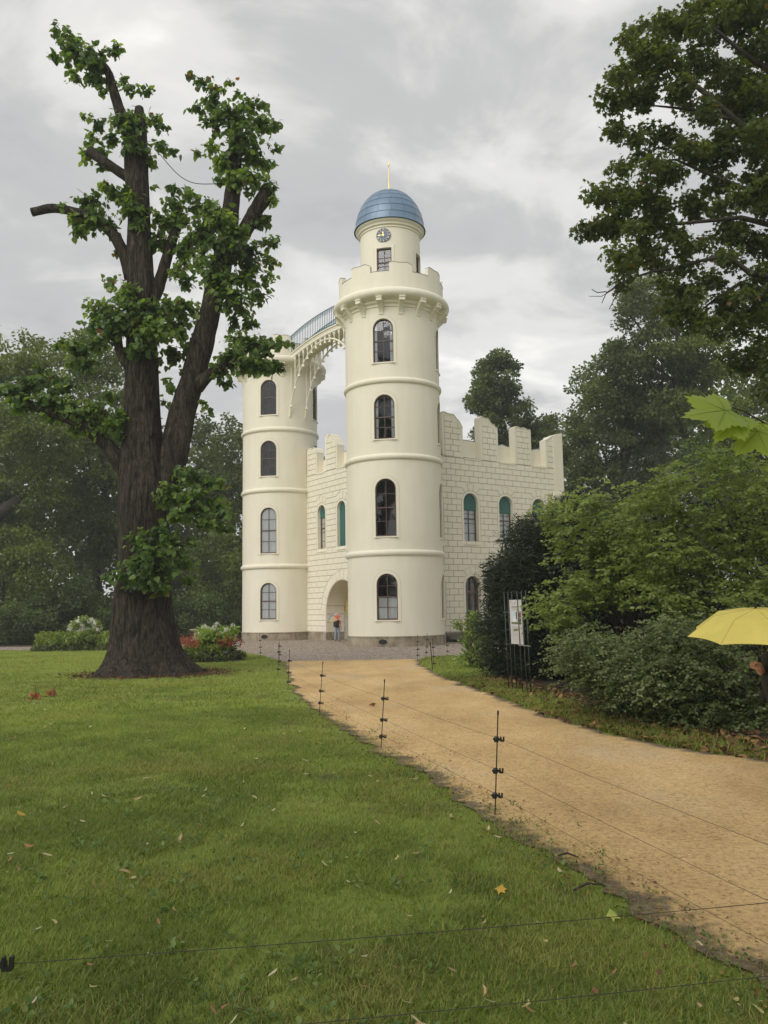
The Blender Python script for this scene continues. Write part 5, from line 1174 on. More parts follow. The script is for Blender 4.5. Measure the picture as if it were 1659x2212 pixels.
big_leaf((1545, 950), (1606, 888), 2.6, .95, 2, (-.3, -.8, .5))
big_leaf((1592, 978), (1655, 912), 2.62, 1.05, 3, (.1, -.75, .65))
big_leaf((1655, 950), (1630, 900), 2.66, .9, 4, (.2, -.8, .5))
# ------------------------------------------------------------------ flower beds, sundial
bc = np.array([-5.95, 28.4]); BR = 1.12
bed_e = empty('flower_bed', (bc[0], bc[1], 0), 'round bed with red salvia, lime-green white-flowered tobacco plants and purple edging', 'flower bed')
b = MB(); b.lathe([(0.01, .10), (BR * .8, .08), (BR, .03), (BR + .03, -.02)], (bc[0], bc[1], 0), 40); b.build('soil', MEARTH, bed_e)
def ringpts(n, r0, r1, z0, z1, c=bc):
    a = rng.uniform(0, 2 * PI, n); r = np.sqrt(rng.uniform(r0 ** 2, r1 ** 2, n)); return np.stack([c[0] + r * np.cos(a), c[1] + r * np.sin(a), rng.uniform(z0, z1, n)], 1)
P, A, Nn, S, ti = foliage(ringpts(120, .75, 1.1, .10, .22), .13, 55, .075, tintbase=.45); leaf_mesh('edging_foliage', P, A, Nn, S, ti, 'oval', G_SHRUB, bed_e)
MPURP = leafmat('purple_flower', (.16, .13, .36), (.25, .21, .50), (.40, .36, .66), .3, tcol=(1, 1, 1)); c_ = ringpts(36, .9, 1.12, .26, .32); c_ = c_[rng.random(36) < np.clip(.35 - (c_[:, 0] - bc[0]) * .5, .18, 1)]
P, A, Nn, S, ti = foliage(c_, .07, 22, .032, upw=1.2, flat=.4); leaf_mesh('purple_flower', P, A, Nn, S, ti, 'oval', MPURP, bed_e)
P, A, Nn, S, ti = foliage(ringpts(90, .35, .85, .25, .48), .17, 70, .085, tintbase=.55); leaf_mesh('salvia_foliage', P, A, Nn, S, ti, 'oval', G_HEDGE, bed_e)
MRED = leafmat('red_flower', (.30, .065, .035), (.40, .11, .06), (.48, .19, .10), .3, tcol=(1.2, .8, .8))
Pp, Ap = [], []
for p in ringpts(150, .45, 1.0, .35, .5):
    if abs(p[0] - bc[0] - .05) < .22: continue
    d = nrm(np.array([(p[0] - bc[0]) * .55, (p[1] - bc[1]) * .3, 1.0]) + rng.normal(size=3) * .22); h = rng.uniform(.25, .46)
    for t_ in np.linspace(.25, 1, 13): Pp.append(p + d * h * t_ + rng.normal(size=3) * .012); Ap.append(d * .8 + rng.normal(size=3) * .7)
Pp, Ap = np.array(Pp), np.array(Ap); leaf_mesh('salvia_flower', Pp, Ap, rdir(len(Pp)), rng.uniform(.04, .07, len(Pp)), rng.uniform(0, 1, len(Pp)), 'oval', MRED, bed_e)
nc = bc + np.array([.12, .1]); cs = np.concatenate([ringpts(40, 0, .42, .40, .85, nc), ringpts(26, 0, .62, .75, 1.02, nc)])
P, A, Nn, S, ti = foliage(cs, .18, 42, .14, tintbase=.6); leaf_mesh('tobacco_foliage', P, A, Nn, S, ti, 'oval', G_LIGHT, bed_e)
MWFL = leafmat('white_flower', (.60, .62, .42), (.72, .73, .58), (.82, .82, .74), .35, tcol=(1, 1, .9))
Pp, Ap = [], []; st_ = MB()
for (dx, dz) in ((-.62, .86), (-.52, .98), (-.36, 1.22), (-.30, 1.05), (-.22, 1.15), (-.05, 1.18), (.05, 1.02), (.12, 1.30), (.18, 1.1), (.3, .98), (.4, 1.02), (.48, 1.12), (.66, 1.24), (.55, .88), (.70, .82), (-.1, .95), (.25, .85), (.0, 1.12)):
    q = np.array([nc[0] + dx * .95, nc[1] + rng.normal() * .18, dz]); st_.tube([(nc[0] + dx * .4, nc[1], .4), q * .6 + np.array([nc[0] + dx * .6, nc[1], .5]) * .4, q], .008, 4)
    for _ in range(15):
        a = rng.uniform(0, 2 * PI); d = np.array([math.cos(a), math.sin(a), 0]); Pp.append(q + d * .03 + np.array([0, 0, rng.uniform(-.05, .04)])); Ap.append(d * .5 + np.array([0, 0, -.9]))
leaf_mesh('tobacco_flower', np.array(Pp), np.array(Ap), rdir(len(Pp)), .13, rng.uniform(0, 1, len(Pp)), 'needle', MWFL, bed_e, 'stuff')
Pp, Ap = np.array(Pp) + nrm(np.array(Ap)) * .11, np.array(Ap); leaf_mesh('flower_star', Pp, rdir(len(Pp)), Ap, .085, rng.uniform(.4, 1, len(Pp)), 'oval', MWFL, bed_e, 'stuff'); st_.build('stalk', G_HEDGE, bed_e)

hb = empty('hedge_bed', (-14.4, 38.8, 0), 'long low bed of yellowish-green bushes left of the linden', 'flower bed')
cs = np.array([at(rng.uniform(84, 262), rng.uniform(1372, 1399), 38.6 + rng.normal() * .5) for _ in range(170)])
P, A, Nn, S, ti = foliage(cs, .27, 60, .14, tintbase=.6); k = P[:, 2] > .02; leaf_mesh('foliage', P[k], A[k], Nn[k], S[k], ti[k], 'oval', G_HEDGE, hb)
cs = np.array([at(rng.uniform(72, 240), rng.uniform(1398, 1406), 37.6 + rng.normal() * .2) for _ in range(70)]); P, A, Nn, S, ti = foliage(cs, .15, 45, .09, tintbase=.5); k = P[:, 2] > .01; leaf_mesh('edging_foliage', P[k], A[k], Nn[k], S[k], ti[k], 'oval', G_SHRUB, hb)
wb = empty('white_flower_bush', (-13.4, 39.2, 0), 'domed bush covered in white blossoms behind the low bed', 'bush')
cs = np.array([at(183 + 33 * math.sqrt(rng.random()) * math.cos(a), 1360 - abs(24 * math.sqrt(rng.random()) * math.sin(a)), 39.2 + rng.normal() * .25) for a in rng.uniform(0, 2 * PI, 60)])
P, A, Nn, S, ti = foliage(cs, .2, 50, .10, tintbase=.55); leaf_mesh('foliage', P, A, Nn, S, ti, 'oval', G_HEDGE, wb)
fl = np.array([at(183 + 36 * math.cos(a) * q, 1362 - abs(27 * math.sin(a) * q), 38.9 + rng.normal() * .12) for a, q in zip(rng.uniform(0, 2 * PI, 110), np.sqrt(rng.random(110)))])
P, A, Nn, S, ti = foliage(fl, .06, 12, .095, tintbase=.9); leaf_mesh('white_flower', P, A, Nn, S, ti, 'oval', MWFL, wb); b = MB()
for i in range(14): limb(b, (-13.4, 39.2, 0), cs[i], .02, .006, 3, .04, 5)
b.build('stem', MTWIG, wb)
sdp = at(424, 1393, 41.5); sdp[2] = 0; sdl = empty('sundial', tuple(sdp), 'small stone sundial pedestal between the linden and the rear tower', 'sundial')
MPED = simple('pedestal_stone', (.36, .30, .22), (.28, .235, .175), .8, 5, bmp=.3)
b = MB(); b.lathe([(.01, 0), (.24, 0), (.24, .08), (.17, .12), (.15, .2), (.125, .62), (.14, .66), (.19, .70), (.01, .70)], tuple(sdp), 16); b.build('pedestal', MPED, sdl)
b = MB(); b.lathe([(.01, .70), (.2, .70), (.33, .75), (.34, .80), (.30, .81), (.01, .81)], tuple(sdp), 24); b.build('top_slab', MPED, sdl)
b = MB(); b.add([(sdp[0] - .1, sdp[1], .81), (sdp[0] + .1, sdp[1], .81), (sdp[0] + .02, sdp[1], 1.0), (sdp[0] - .1, sdp[1] + .015, .81), (sdp[0] + .1, sdp[1] + .015, .81), (sdp[0] + .02, sdp[1] + .015, 1.0)], [(0, 1, 2), (3, 5, 4), (0, 3, 4, 1), (1, 4, 5, 2), (2, 5, 3, 0)]); b.build('gnomon', MIRON, sdl)

# ------------------------------------------------------------------ electric fence posts and wires
ZI = (.60, .355, .165)
def make_post(name):
    t = empty(name)
    b = MB(); b.tube([(0, 0, -.12), (0, 0, .80)], .0052, 6); link(bpy.data.objects.new('rod', _bm(b, 'rod', MROD)), t, True)
    b = MB(); b.tube([(0, 0, .785), (0, 0, .80), (0, 0, .825)], [.006, .0085, .0075], 8); link(bpy.data.objects.new('cap', _bm(b, 'cap', MBLACK)), t, True)
    b = MB()
    b.lathe([(.0055, -.022), (.017, -.022), (.021, -.012), (.021, .012), (.017, .022), (.0055, .022)], (-.007, 0, 0), 10)
    b.box((.024, 0, 0), (.026, .016, .018)); b.box((.040, 0, -.012), (.030, .020, .012)); b.box((.029, 0, .004), (.008, .020, .036)); b.box((.052, 0, .004), (.010, .020, .036)); b.box((-.028, 0, 0), (.012, .014, .014))
    me = _bm(b, 'insulator', MBLACK)
    for z in ZI:
        o = bpy.data.objects.new('insulator', me); o.location = (0, 0, z); link(o, t, True)
    return t
def _bm(b, n, m):
    me = b.mesh(n); me.materials.append(m); bm = bmesh.new(); bm.from_mesh(me); bmesh.ops.recalc_face_normals(bm, faces=bm.faces); bm.to_mesh(me); bm.free(); return me
POSTS = [  # base x, base y, lean px (top x - base x), label
 (.84, 6.79, 3.9, 'nearest electric fence post, standing at the lawn edge beside the path'),
 (-.08, 9.95, 4.3, 'second electric fence post from the front along the left path edge'),
 (-1.09, 13.58, 4.4, 'third electric fence post from the front along the left path edge'),
 (-2.07, 17.65, 2.5, 'fourth electric fence post from the front along the left path edge'),
 (-2.76, 21.4, 1.2, 'fence post at the lawn corner, the nearer of two that overlap'),
 (-3.17, 24.9, -.6, 'fence post at the lawn corner, the farther of two that overlap'),
 (-4.49, 30.0, -2.8, 'thin fence post against the gravel beside the flower bed'),
 (.99, 26.7, 1.6, 'leftmost fence post on the small lawn before the front tower'),
 (1.34, 28.4, 4.5, 'slanting fence post on the gravel before the front tower'),
 (1.29, 22.64, -2.4, 'fence post with three insulators in the middle of the small right lawn'),
 (2.11, 29.0, 0., 'rightmost fence post, in front of the stone steps'),
 (1.88, 3.19, 2., 'fence post just outside the right edge holding the corner of the wires'),
 (-1.20, 2.63, 0., 'fence post at the lower left corner, only an insulator in view'),
]
proto = make_post('fence_post'); posts = []
for i, (x, y, ln, lab) in enumerate(POSTS):
    if i == 0: o = proto
    else:
        o = proto.copy(); C.objects.link(o)
        for ch in proto.children: c_ = ch.copy(); C.objects.link(c_); c_.parent = o
    o.location = (x, y, 0); o.rotation_euler = (math.radians(random.uniform(-1.2, 1.2)), math.radians(ln), math.radians({11: 200, 12: 5}.get(i, random.uniform(-12, 14))))
    tag(o, lab, 'fence post', 'electric fence posts'); posts.append(o)
sp = empty('fence_stake', (1.24, 22.5, 0), 'plain black stake leaning beside the fence post on the right lawn', 'stake'); b = MB(); b.tube([(1.24, 22.5, -.1), (1.19, 22.5, .72)], [.014, .012], 6); b.tube([(1.19, 22.5, .70), (1.189, 22.5, .74)], .018, 6); b.build('rod', MROD, sp)
bpy.context.view_layer.update()
def wire_pt(o, z): return np.array(o.matrix_world @ Vector((.036, 0, z)))
def wire(pp, lab, r=.0013, sag=.012):
    b = MB(); pts = []
    for a, c_ in zip(pp[:-1], pp[1:]):
        ln = np.linalg.norm(c_ - a); pts += [a + (c_ - a) * t_ - np.array([0, 0, sag * ln * .3 * math.sin(PI * t_)]) for t_ in np.linspace(0, 1, 9, endpoint=False)]
    pts.append(pp[-1]); b.tube(pts, r, 5, cap=False); o = b.build('fence_wire', MWIRE, fix=False); return tag(o, lab, 'wire', 'electric fence wires')
line = [posts[i] for i in (11, 0, 1, 2, 3, 4, 5, 6)]
for z, nm in zip(ZI, ('top', 'middle', 'lowest')): wire([wire_pt(o, z) for o in line], f'{nm} thin wire of the fence running along the path edge')
for z, nm in zip(ZI, ('upper', 'middle', 'lower')): wire([wire_pt(posts[12], z), wire_pt(posts[11], z)], f'{nm} thin wire crossing the lawn in the foreground', .0014)
line = [posts[i] for i in (7, 8, 10)]
for z, nm in zip(ZI, ('top', 'middle', 'lowest')): wire([wire_pt(o, z) for o in line], f'{nm} thin fence wire before the front tower')

# ------------------------------------------------------------------ information stand
sg = empty('sign_stand', (2.6, 16.2, 0), 'slim stand of six iron rods carrying a narrow white information panel', 'sign')
def lean(p, k=-.012): return p
rods = [(gnd(1130, 1500), 1276), (gnd(1139.5, 1501), 1276), (gnd(1148, 1503), 1276), (gnd(1099.6, 1493), 1278), (gnd(1107.8, 1494), 1278), (gnd(1116.5, 1492), 1278)]
tops = [1116.5, 1126, 1134.7, 1088.7, 1096.8, 1105]; rp = []
for (p, yt), xt in zip(rods, tops):
    q = at(xt, yt, p[1]); rp.append((p, q)); b = MB(); b.tube([p - np.array([0, 0, .1]), q], .0105, 8); b.build('rod', MIRON, sg, smooth=True)
for tr in ((0, 2), (3, 5)):
    for f in (.79, .47):
        a = rp[tr[0]][0] + (rp[tr[0]][1] - rp[tr[0]][0]) * f; c_ = rp[tr[1]][0] + (rp[tr[1]][1] - rp[tr[1]][0]) * f; e_ = (c_ - a) * .22; b = MB(); b.tube([a - e_ - np.array([0, .012, 0]), c_ + e_ - np.array([0, .012, 0])], .008, 6); b.build('crossbar', simple('bright_bar', (.4, .42, .40), None, .35, metal=.6) if 'bright_bar' not in bpy.data.materials else bpy.data.materials['bright_bar'], sg)
TL, TR, BL, BRr = at(1100, 1296, 16.35), at(1125.6, 1295.5, 16.12), at(1104.6, 1390.3, 16.35), at(1131, 1392.7, 16.12)
def pq(u, v, d=0.0):
    p = (TL * (1 - u) + TR * u) * (1 - v) + (BL * (1 - u) + BRr * u) * v; nn = nrm(np.cross(TR - TL, BL - TL)); nn = nn if nn[1] < 0 else -nn; return p + nn * d
b = MB(); vs_ = [pq(u, v, d) for d in (-.008, .0) for u, v in ((0, 0), (1, 0), (1, 1), (0, 1))]; b.add(vs_, [(0, 1, 2, 3), (7, 6, 5, 4), (0, 4, 5, 1), (1, 5, 6, 2), (2, 6, 7, 3), (3, 7, 4, 0)])
panel = b.build('panel', simple('panel_white', (.52, .50, .49), (.47, .45, .445), .35, 5), sg)
def quad(mb, u0, v0, u1, v1, mi, d=.002): mb.add([pq(u0, v0, d), pq(u1, v0, d), pq(u1, v1, d), pq(u0, v1, d)], [(0, 1, 2, 3)], mi)
PM = [simple('print_grey', (.30, .29, .30), None, .5), simple('print_sky', (.42, .48, .52), (.5, .55, .58), .5), simple('print_dark', (.06, .06, .06), None, .5), simple('print_red', (.22, .06, .05), None, .5), simple('print_ground', (.14, .14, .07), None, .5), simple('print_castle', (.66, .66, .64), None, .5), simple('print_lilac', (.45, .42, .44), None, .5)]
b = MB()
for u, v, w, h in ((.1, .03, .12, .02), (.12, .075, .05, .03), (.26, .085, .05, .025), (.42, .05, .07, .05), (.66, .03, .1, .03)): quad(b, u, v, u + w, v + h, 0)
for i in range(11): quad(b, .16 + i * .045, .15, .16 + i * .045 + .032, .17 + .006 * (i % 3 == 0), 2)
for i in range(10): quad(b, .16 + i * .045, .20, .16 + i * .045 + .03, .216, 0)
quad(b, .1, .26, .66, .55, 1, .0015); quad(b, .1, .50, .66, .55, 4)
for u, v, w, h in ((.24, .38, .1, .13), (.42, .36, .1, .14), (.32, .42, .12, .08)): quad(b, u, v, u + w, v + h, 5, .0025)
quad(b, .50, .27, .60, .44, 2, .003); quad(b, .70, .26, .92, .40, 3); quad(b, .70, .415, .92, .55, 2); quad(b, .74, .44, .88, .50, 4, .0025)
for i in range(9): quad(b, .1, .60 + i * .016, .66 - (.2 if i == 8 else 0), .609 + i * .016, 6)
for i in range(6): quad(b, .1, .755 + i * .016, .6 - (.25 if i == 5 else 0), .763 + i * .016, 6)
for u in (.1, .3, .5): quad(b, u, .88, u + .14, .886, 0); quad(b, u + .05, .945, u + .12, .955, 0)
b.build('print', PM, panel, fix=False)

# ------------------------------------------------------------------ people
def skin_mesh(name, V, E, R, mats, matfn, parent, sub=2, root=0):
    me = bpy.data.meshes.new(name); me.from_pydata([tuple(v) for v in V], E, []); o = bpy.data.objects.new(name, me); C.objects.link(o)
    sk = o.modifiers.new('s', 'SKIN'); sk.use_smooth_shade = True
    if not me.skin_vertices: me.skin_vertices.new()
    for i, r in enumerate(R):
        rr2 = r if hasattr(r, '__len__') else (r, r); me.skin_vertices[0].data[i].radius = rr2; me.skin_vertices[0].data[i].use_root = (i == root)
    sb = o.modifiers.new('u', 'SUBSURF'); sb.levels = sub; sb.render_levels = sub
    dg = bpy.context.evaluated_depsgraph_get(); m2 = bpy.data.meshes.new_from_object(o.evaluated_get(dg)); m2.name = name
    bpy.data.objects.remove(o, do_unlink=True); m2.materials.clear()
    for m in mats: m2.materials.append(m)
    for p in m2.polygons: p.material_index = matfn(p.center)
    m2.shade_smooth(); o = bpy.data.objects.new(name, m2); link(o, parent); return o
MSKIN = simple('skin', (.52, .30, .20), (.46, .26, .17), .5, 6); MJEAN = simple('pale_jeans', (.20, .27, .36), (.26, .33, .42), .8, 12, bmp=.2); MSHIRT = simple('rust_shirt', (.24, .045, .035), (.34, .12, .10), .8, 14)
MHAIR = simple('dark_hair', (.014, .010, .008), (.03, .02, .013), .55, 30, stretch=(1, 1, .2)); MCOAT = simple('black_jacket', (.009, .009, .010), (.014, .014, .015), .75, 20, bmp=.2); MTROU = simple('dark_trousers', (.016, .017, .022), (.026, .027, .033), .8, 12); MPACK = simple('black_backpack', (.012, .012, .014), None, .7); MSHOE = simple('grey_shoe', (.25, .25, .26), None, .7)

def hand_bones(wrist, palm_dir, side_dir, curl_dir, s=1.0):
    """five separate curled fingers as bone chains: returns list of (points, radii)"""
    w = np.asarray(wrist, float); p = nrm(palm_dir); q = nrm(side_dir); c_ = nrm(curl_dir); ch = []
    for k, (off, l) in enumerate(((-.030, .070), (-.010, .080), (.010, .076), (.029, .060))):
        b0 = w + p * .085 * s + q * off * s; b1 = b0 + (p * .55 + c_ * .6) * l * .45 * s; b2 = b1 + (p * -.15 + c_ * .9) * l * .38 * s; b3 = b2 + (p * -.8 + c_ * .25) * l * .34 * s
        ch.append(([w + p * .03 * s + q * off * .6 * s, b0, b1, b2, b3], [.013 * s, .0105 * s, .0098 * s, .009 * s, .0075 * s]))
    t0 = w + p * .025 * s - q * .03 * s; t1 = t0 - q * .022 * s + p * .03 * s + c_ * .02 * s; t2 = t1 + p * .022 * s + c_ * .028 * s; t3 = t2 + p * .018 * s + c_ * .016 * s + q * .012 * s
    ch.append(([w + p * .01 * s, t0, t1, t2, t3], [.016 * s, .014 * s, .0115 * s, .010 * s, .0085 * s])); return ch
def make_hand(parent, wrist, palm, side, curl, s=1.0):
    for k, (pts, rad) in enumerate(hand_bones(wrist, palm, side, curl, s)):
        n_ = len(pts); skin_mesh('thumb' if k == 4 else 'finger', pts, [(i, i + 1) for i in range(n_ - 1)], rad, [MSKIN], lambda c_: 0, parent, 2)
    w = np.asarray(wrist, float); p = nrm(palm)
    return skin_mesh('palm', [w - p * .03 * s, w + p * .02 * s, w + p * .055 * s, w + p * .085 * s], [(0, 1), (1, 2), (2, 3)], [(.022 * s, .026 * s), (.024 * s, .036 * s), (.022 * s, .042 * s), (.016 * s, .038 * s)], [MSKIN], lambda c_: 0, parent, 2)

def umbrella(name, label, hub, R, drop, kink, axis, mats, handle, parent_mat, ribs=8, rot=0.0, group=None):
    """canopy of panels between ribs; hub = top point, axis = direction of the shaft (down)"""
    hub = np.asarray(hub, float); ax = nrm(axis); a = np.array([1.0, 0, 0]); e1 = nrm(a - ax * (a @ ax)); e2 = np.cross(ax, e1)
    t = empty(name, tuple(hub + ax * handle), label, 'umbrella')
    def pt(ang, f, sagf=0.0):
        r = R * f; z = drop * (kink[1] * f / kink[0] if f < kink[0] else kink[1] + (1 - kink[1]) * (f - kink[0]) / (1 - kink[0])); return hub + ax * (z + .02 - sagf) + (e1 * math.cos(ang) + e2 * math.sin(ang)) * r
    fs = [0.02, kink[0] * .5, kink[0], kink[0] + (1 - kink[0]) * .5, 1.0]
    for k in range(ribs):
        a0 = rot + 2 * PI * k / ribs; V = []; Fs = []; nu = 6
        for f in fs:
            for u in range(nu + 1):
                t_ = u / nu; p = pt(a0, f) * (1 - t_) + pt(a0 + 2 * PI / ribs, f) * t_; c0 = hub + ax * ((p - hub) @ ax); bow = 4 * t_ * (1 - t_)
                p = p + (p - c0) * (-.05 * bow * f) + ax * (-.012 * bow * f * R); V.append(tuple(p))
        for i in range(len(fs) - 1):
            for u in range(nu): Fs.append((i * (nu + 1) + u, i * (nu + 1) + u + 1, (i + 1) * (nu + 1) + u + 1, (i + 1) * (nu + 1) + u))
        b = MB(); b.add(V, Fs); b.build('panel', mats[k % len(mats)], t, fix=False)
        b = MB(); b.tube([pt(a0, f, -.008) for f in fs], .0025, 4); b.build('rib', MIRON, t)
        if len(mats) == 1: b = MB(); b.tube([pt(a0, f, .001) for f in fs], .0016, 4); b.build('seam', MSEAM, t)
        b = MB(); b.tube([pt(a0, 1.0), pt(a0, 1.0) + ax * .012], .005, 5); b.build('rib_tip', MBLACK, t)
    b = MB(); b.tube([hub - ax * .03, hub + ax * .02], [.006, .012], 8); b.build('ferrule', MBLACK, t)
    b = MB(); b.tube([hub, hub + ax * handle], .006, 8); b.build('shaft', MIRON, t)
    b = MB(); b.tube([hub + ax * (handle - .13), hub + ax * handle], [.013, .016], 8); b.build('handle', MBLACK, t)
    return t
def fabric(name, c, tr=.35):
    m, t, b = newmat(name); b.inputs['Roughness'].default_value = .55; v = geo_pos(t)
    col = rampn(t, noise(t, v, 7, 4), [(.3, c), (.7, tuple(x * .9 for x in c))]); t.links.new(col, b.inputs['Base Color']); bump(t, b, noise(t, geo_pos(t, (1, 1, 1)), 18, 4, .6), .25, .01)
    tl = N(t, 'ShaderNodeBsdfTranslucent'); t.links.new(col, tl.inputs['Color']); mx = N(t, 'ShaderNodeMixShader'); mx.inputs[0].default_value = tr
    t.links.new(b.outputs[0], mx.inputs[1]); t.links.new(tl.outputs[0], mx.inputs[2]); t.links.new(mx.outputs[0], t.nodes['Material Output'].inputs[0]); return m

# visitor in the niche, seen from behind
px0 = np.array([-2.52, 43.45, 0.0]); fwd = np.array([.45, .89, 0]); rt = np.array([.89, -.45, 0])
KS = .79        # size of this visitor against the arch and plinth
def pp(r, f, z): return px0 + (rt * r + fwd * f + np.array([0, 0, z])) * KS
man = empty('person', tuple(px0), 'person in rust shirt and pale jeans with black backpack standing in the arched niche', 'person')
V = [pp(0, 0, .90), pp(0, .01, 1.08), pp(0, 0, 1.28), pp(0, -.01, 1.38), pp(0, .02, 1.46), pp(0, .04, 1.56), pp(0, .045, 1.66),
     pp(-.10, 0, .86), pp(-.13, -.02, .48), pp(-.15, -.05, .09), pp(-.16, .10, .035), pp(.10, 0, .86), pp(.10, .05, .48), pp(.09, .03, .09), pp(.11, .18, .035),
     pp(-.19, 0, 1.34), pp(-.27, .06, 1.10), pp(-.18, .24, 1.20), pp(.19, 0, 1.34), pp(.25, -.02, 1.06), pp(.27, .06, .84)]
E = [(0, 1), (1, 2), (2, 3), (3, 4), (4, 5), (5, 6), (0, 7), (7, 8), (8, 9), (9, 10), (0, 11), (11, 12), (12, 13), (13, 14), (3, 15), (15, 16), (16, 17), (3, 18), (18, 19), (19, 20)]
Rr = [(.15, .12), (.14, .11), (.16, .12), (.13, .09), .052, .085, .075, .095, .072, .05, .045, .095, .072, .05, .045, .06, .045, .036, .06, .045, .036]
def mf(c_):
    z = c_[2] / KS; d = (np.array([c_[0], c_[1], 0]) - px0) / KS; r = d @ rt
    if z > 1.44: return 2
    if z < .075: return 3
    if abs(r) > .17 and z > .8 and z < 1.15: return 2
    return 1 if z > .93 else 0
Rr = [tuple(q * KS for q in r) if hasattr(r, '__len__') else r * KS for r in Rr]
skin_mesh('body', V, E, Rr, [MJEAN, MSHIRT, MSKIN, MSHOE], mf, man)
b = MB(); hc = pp(0, .03, 1.60); b.lathe([(r_ * KS, z_ * KS) for r_, z_ in [(.01, -.09), (.085, -.085), (.105, -.03), (.108, .03), (.09, .075), (.05, .105), (.01, .115)]], (hc[0], hc[1] - .012, hc[2]), 16); b.build('hair', MHAIR, man, smooth=True)
b = MB(); c_ = pp(0, -.19, 1.17); rotm = Matrix.Rotation(math.atan2(rt[1], rt[0]), 3, 'Z'); b.box(c_, (.30 * KS, .17 * KS, .42 * KS), rotm); b.box(pp(0, -.29, 1.08), (.22 * KS, .06 * KS, .22 * KS), rotm); pk = b.build('backpack', MPACK, man); bv = pk.modifiers.new('b', 'BEVEL'); bv.width = .04; bv.segments = 3
make_hand(man, pp(-.185, .24, 1.20), (0, 0, 1), rt, fwd, .75)
make_hand(man, pp(.27, .06, .84), (0, 0, -1), fwd, -rt, .75)
cols = [(.75, .22, .16), (.80, .48, .30), (.70, .62, .26), (.32, .45, .60), (.22, .33, .68), (.45, .42, .70), (.78, .70, .60), (.74, .34, .32)]
UM = [fabric('umbrella_colour_%d' % i, c_, .45) for i, c_ in enumerate(cols)]
hp = pp(-.185, .27, 1.25); ax_ = nrm(np.array([.38, .62, -.80])); umbrella('umbrella', 'small multicoloured umbrella tilted over the visitor in the niche', hp - ax_ * .50, .37, .15, (.55, .36), ax_, UM, .58, None, 8, .2)

# person with the yellow umbrella at the right edge (mostly out of frame)
YP = 7.2
def wp(x, y, Y=YP): return at(x, y, Y)
lady = empty('person', (3.42, YP + .05, 0), 'person in black jacket under the yellow umbrella, half cut off by the right edge', 'person')
hub = wp(1632, 1309, YP); Rm = 145 * YP / FPX
hand_p = wp(1636, 1440, YP) + np.array([.025, .06, 0])
MY = fabric('yellow_umbrella_cloth', (.82, .70, .16), .22); MSEAM = simple('yellow_seam', (.42, .34, .07), None, .7)
umbrella('umbrella', 'bright yellow folding umbrella at the right edge of the path', hub, Rm, .215, (.60, .22), nrm(np.array([.063, .142, -1.0])), [MY], hub[2] - hand_p[2] + .06, None, 8, math.radians(142.5))
bx, by = 3.425, YP + .10
V = [(bx, by, .84), (bx - .005, by, .98), (bx - .01, by, 1.10), (bx - .02, by, 1.19), (bx - .035, by, 1.26), (bx - .05, by, 1.34), (bx - .055, by, 1.42),
     (bx - .02, by - .09, .80), (bx - .07, by - .10, .46), (bx + .12, by - .10, .09), (bx + .0, by - .11, .035), (bx + .02, by + .09, .80), (bx + .08, by + .10, .44), (bx + .22, by + .10, .10), (bx + .09, by + .10, .035),
     (bx - .03, by - .17, 1.15), (bx - .17, by - .20, .95), tuple(hand_p + np.array([.06, 0, -.08])), (bx - .0, by + .17, 1.15), (bx + .03, by + .20, .93), (bx - .12, by + .16, .80)]
E = [(0, 1), (1, 2), (2, 3), (3, 4), (4, 5), (5, 6), (0, 7), (7, 8), (8, 9), (9, 10), (0, 11), (11, 12), (12, 13), (13, 14), (3, 15), (15, 16), (16, 17), (3, 18), (18, 19), (19, 20)]
Rr = [(.19, .17), (.185, .17), (.18, .16), (.14, .12), .055, .088, .078, .12, .095, .065, .045, .12, .09, .065, .045, .085, .08, .05, .085, .07, .045]
def mf2(c_):
    if c_[2] > 1.235: return 2
    if c_[2] < .075: return 0
    return 0 if c_[2] > .72 else 1
skin_mesh('body', V, E, Rr, [MCOAT, MTROU, MSKIN], mf2, lady)
b = MB(); b.lathe([(.01, -.13), (.075, -.13), (.105, -.07), (.112, .0), (.10, .06), (.06, .10), (.01, .115)], (bx - .035, by, 1.385), 18); b.build('hair', MHAIR, lady, smooth=True)
make_hand(lady, hand_p + np.array([.035, .0, -.055]), (-.5, -.1, .95), (0, 1, 0), (-.35, 0, -.3), 1.1)

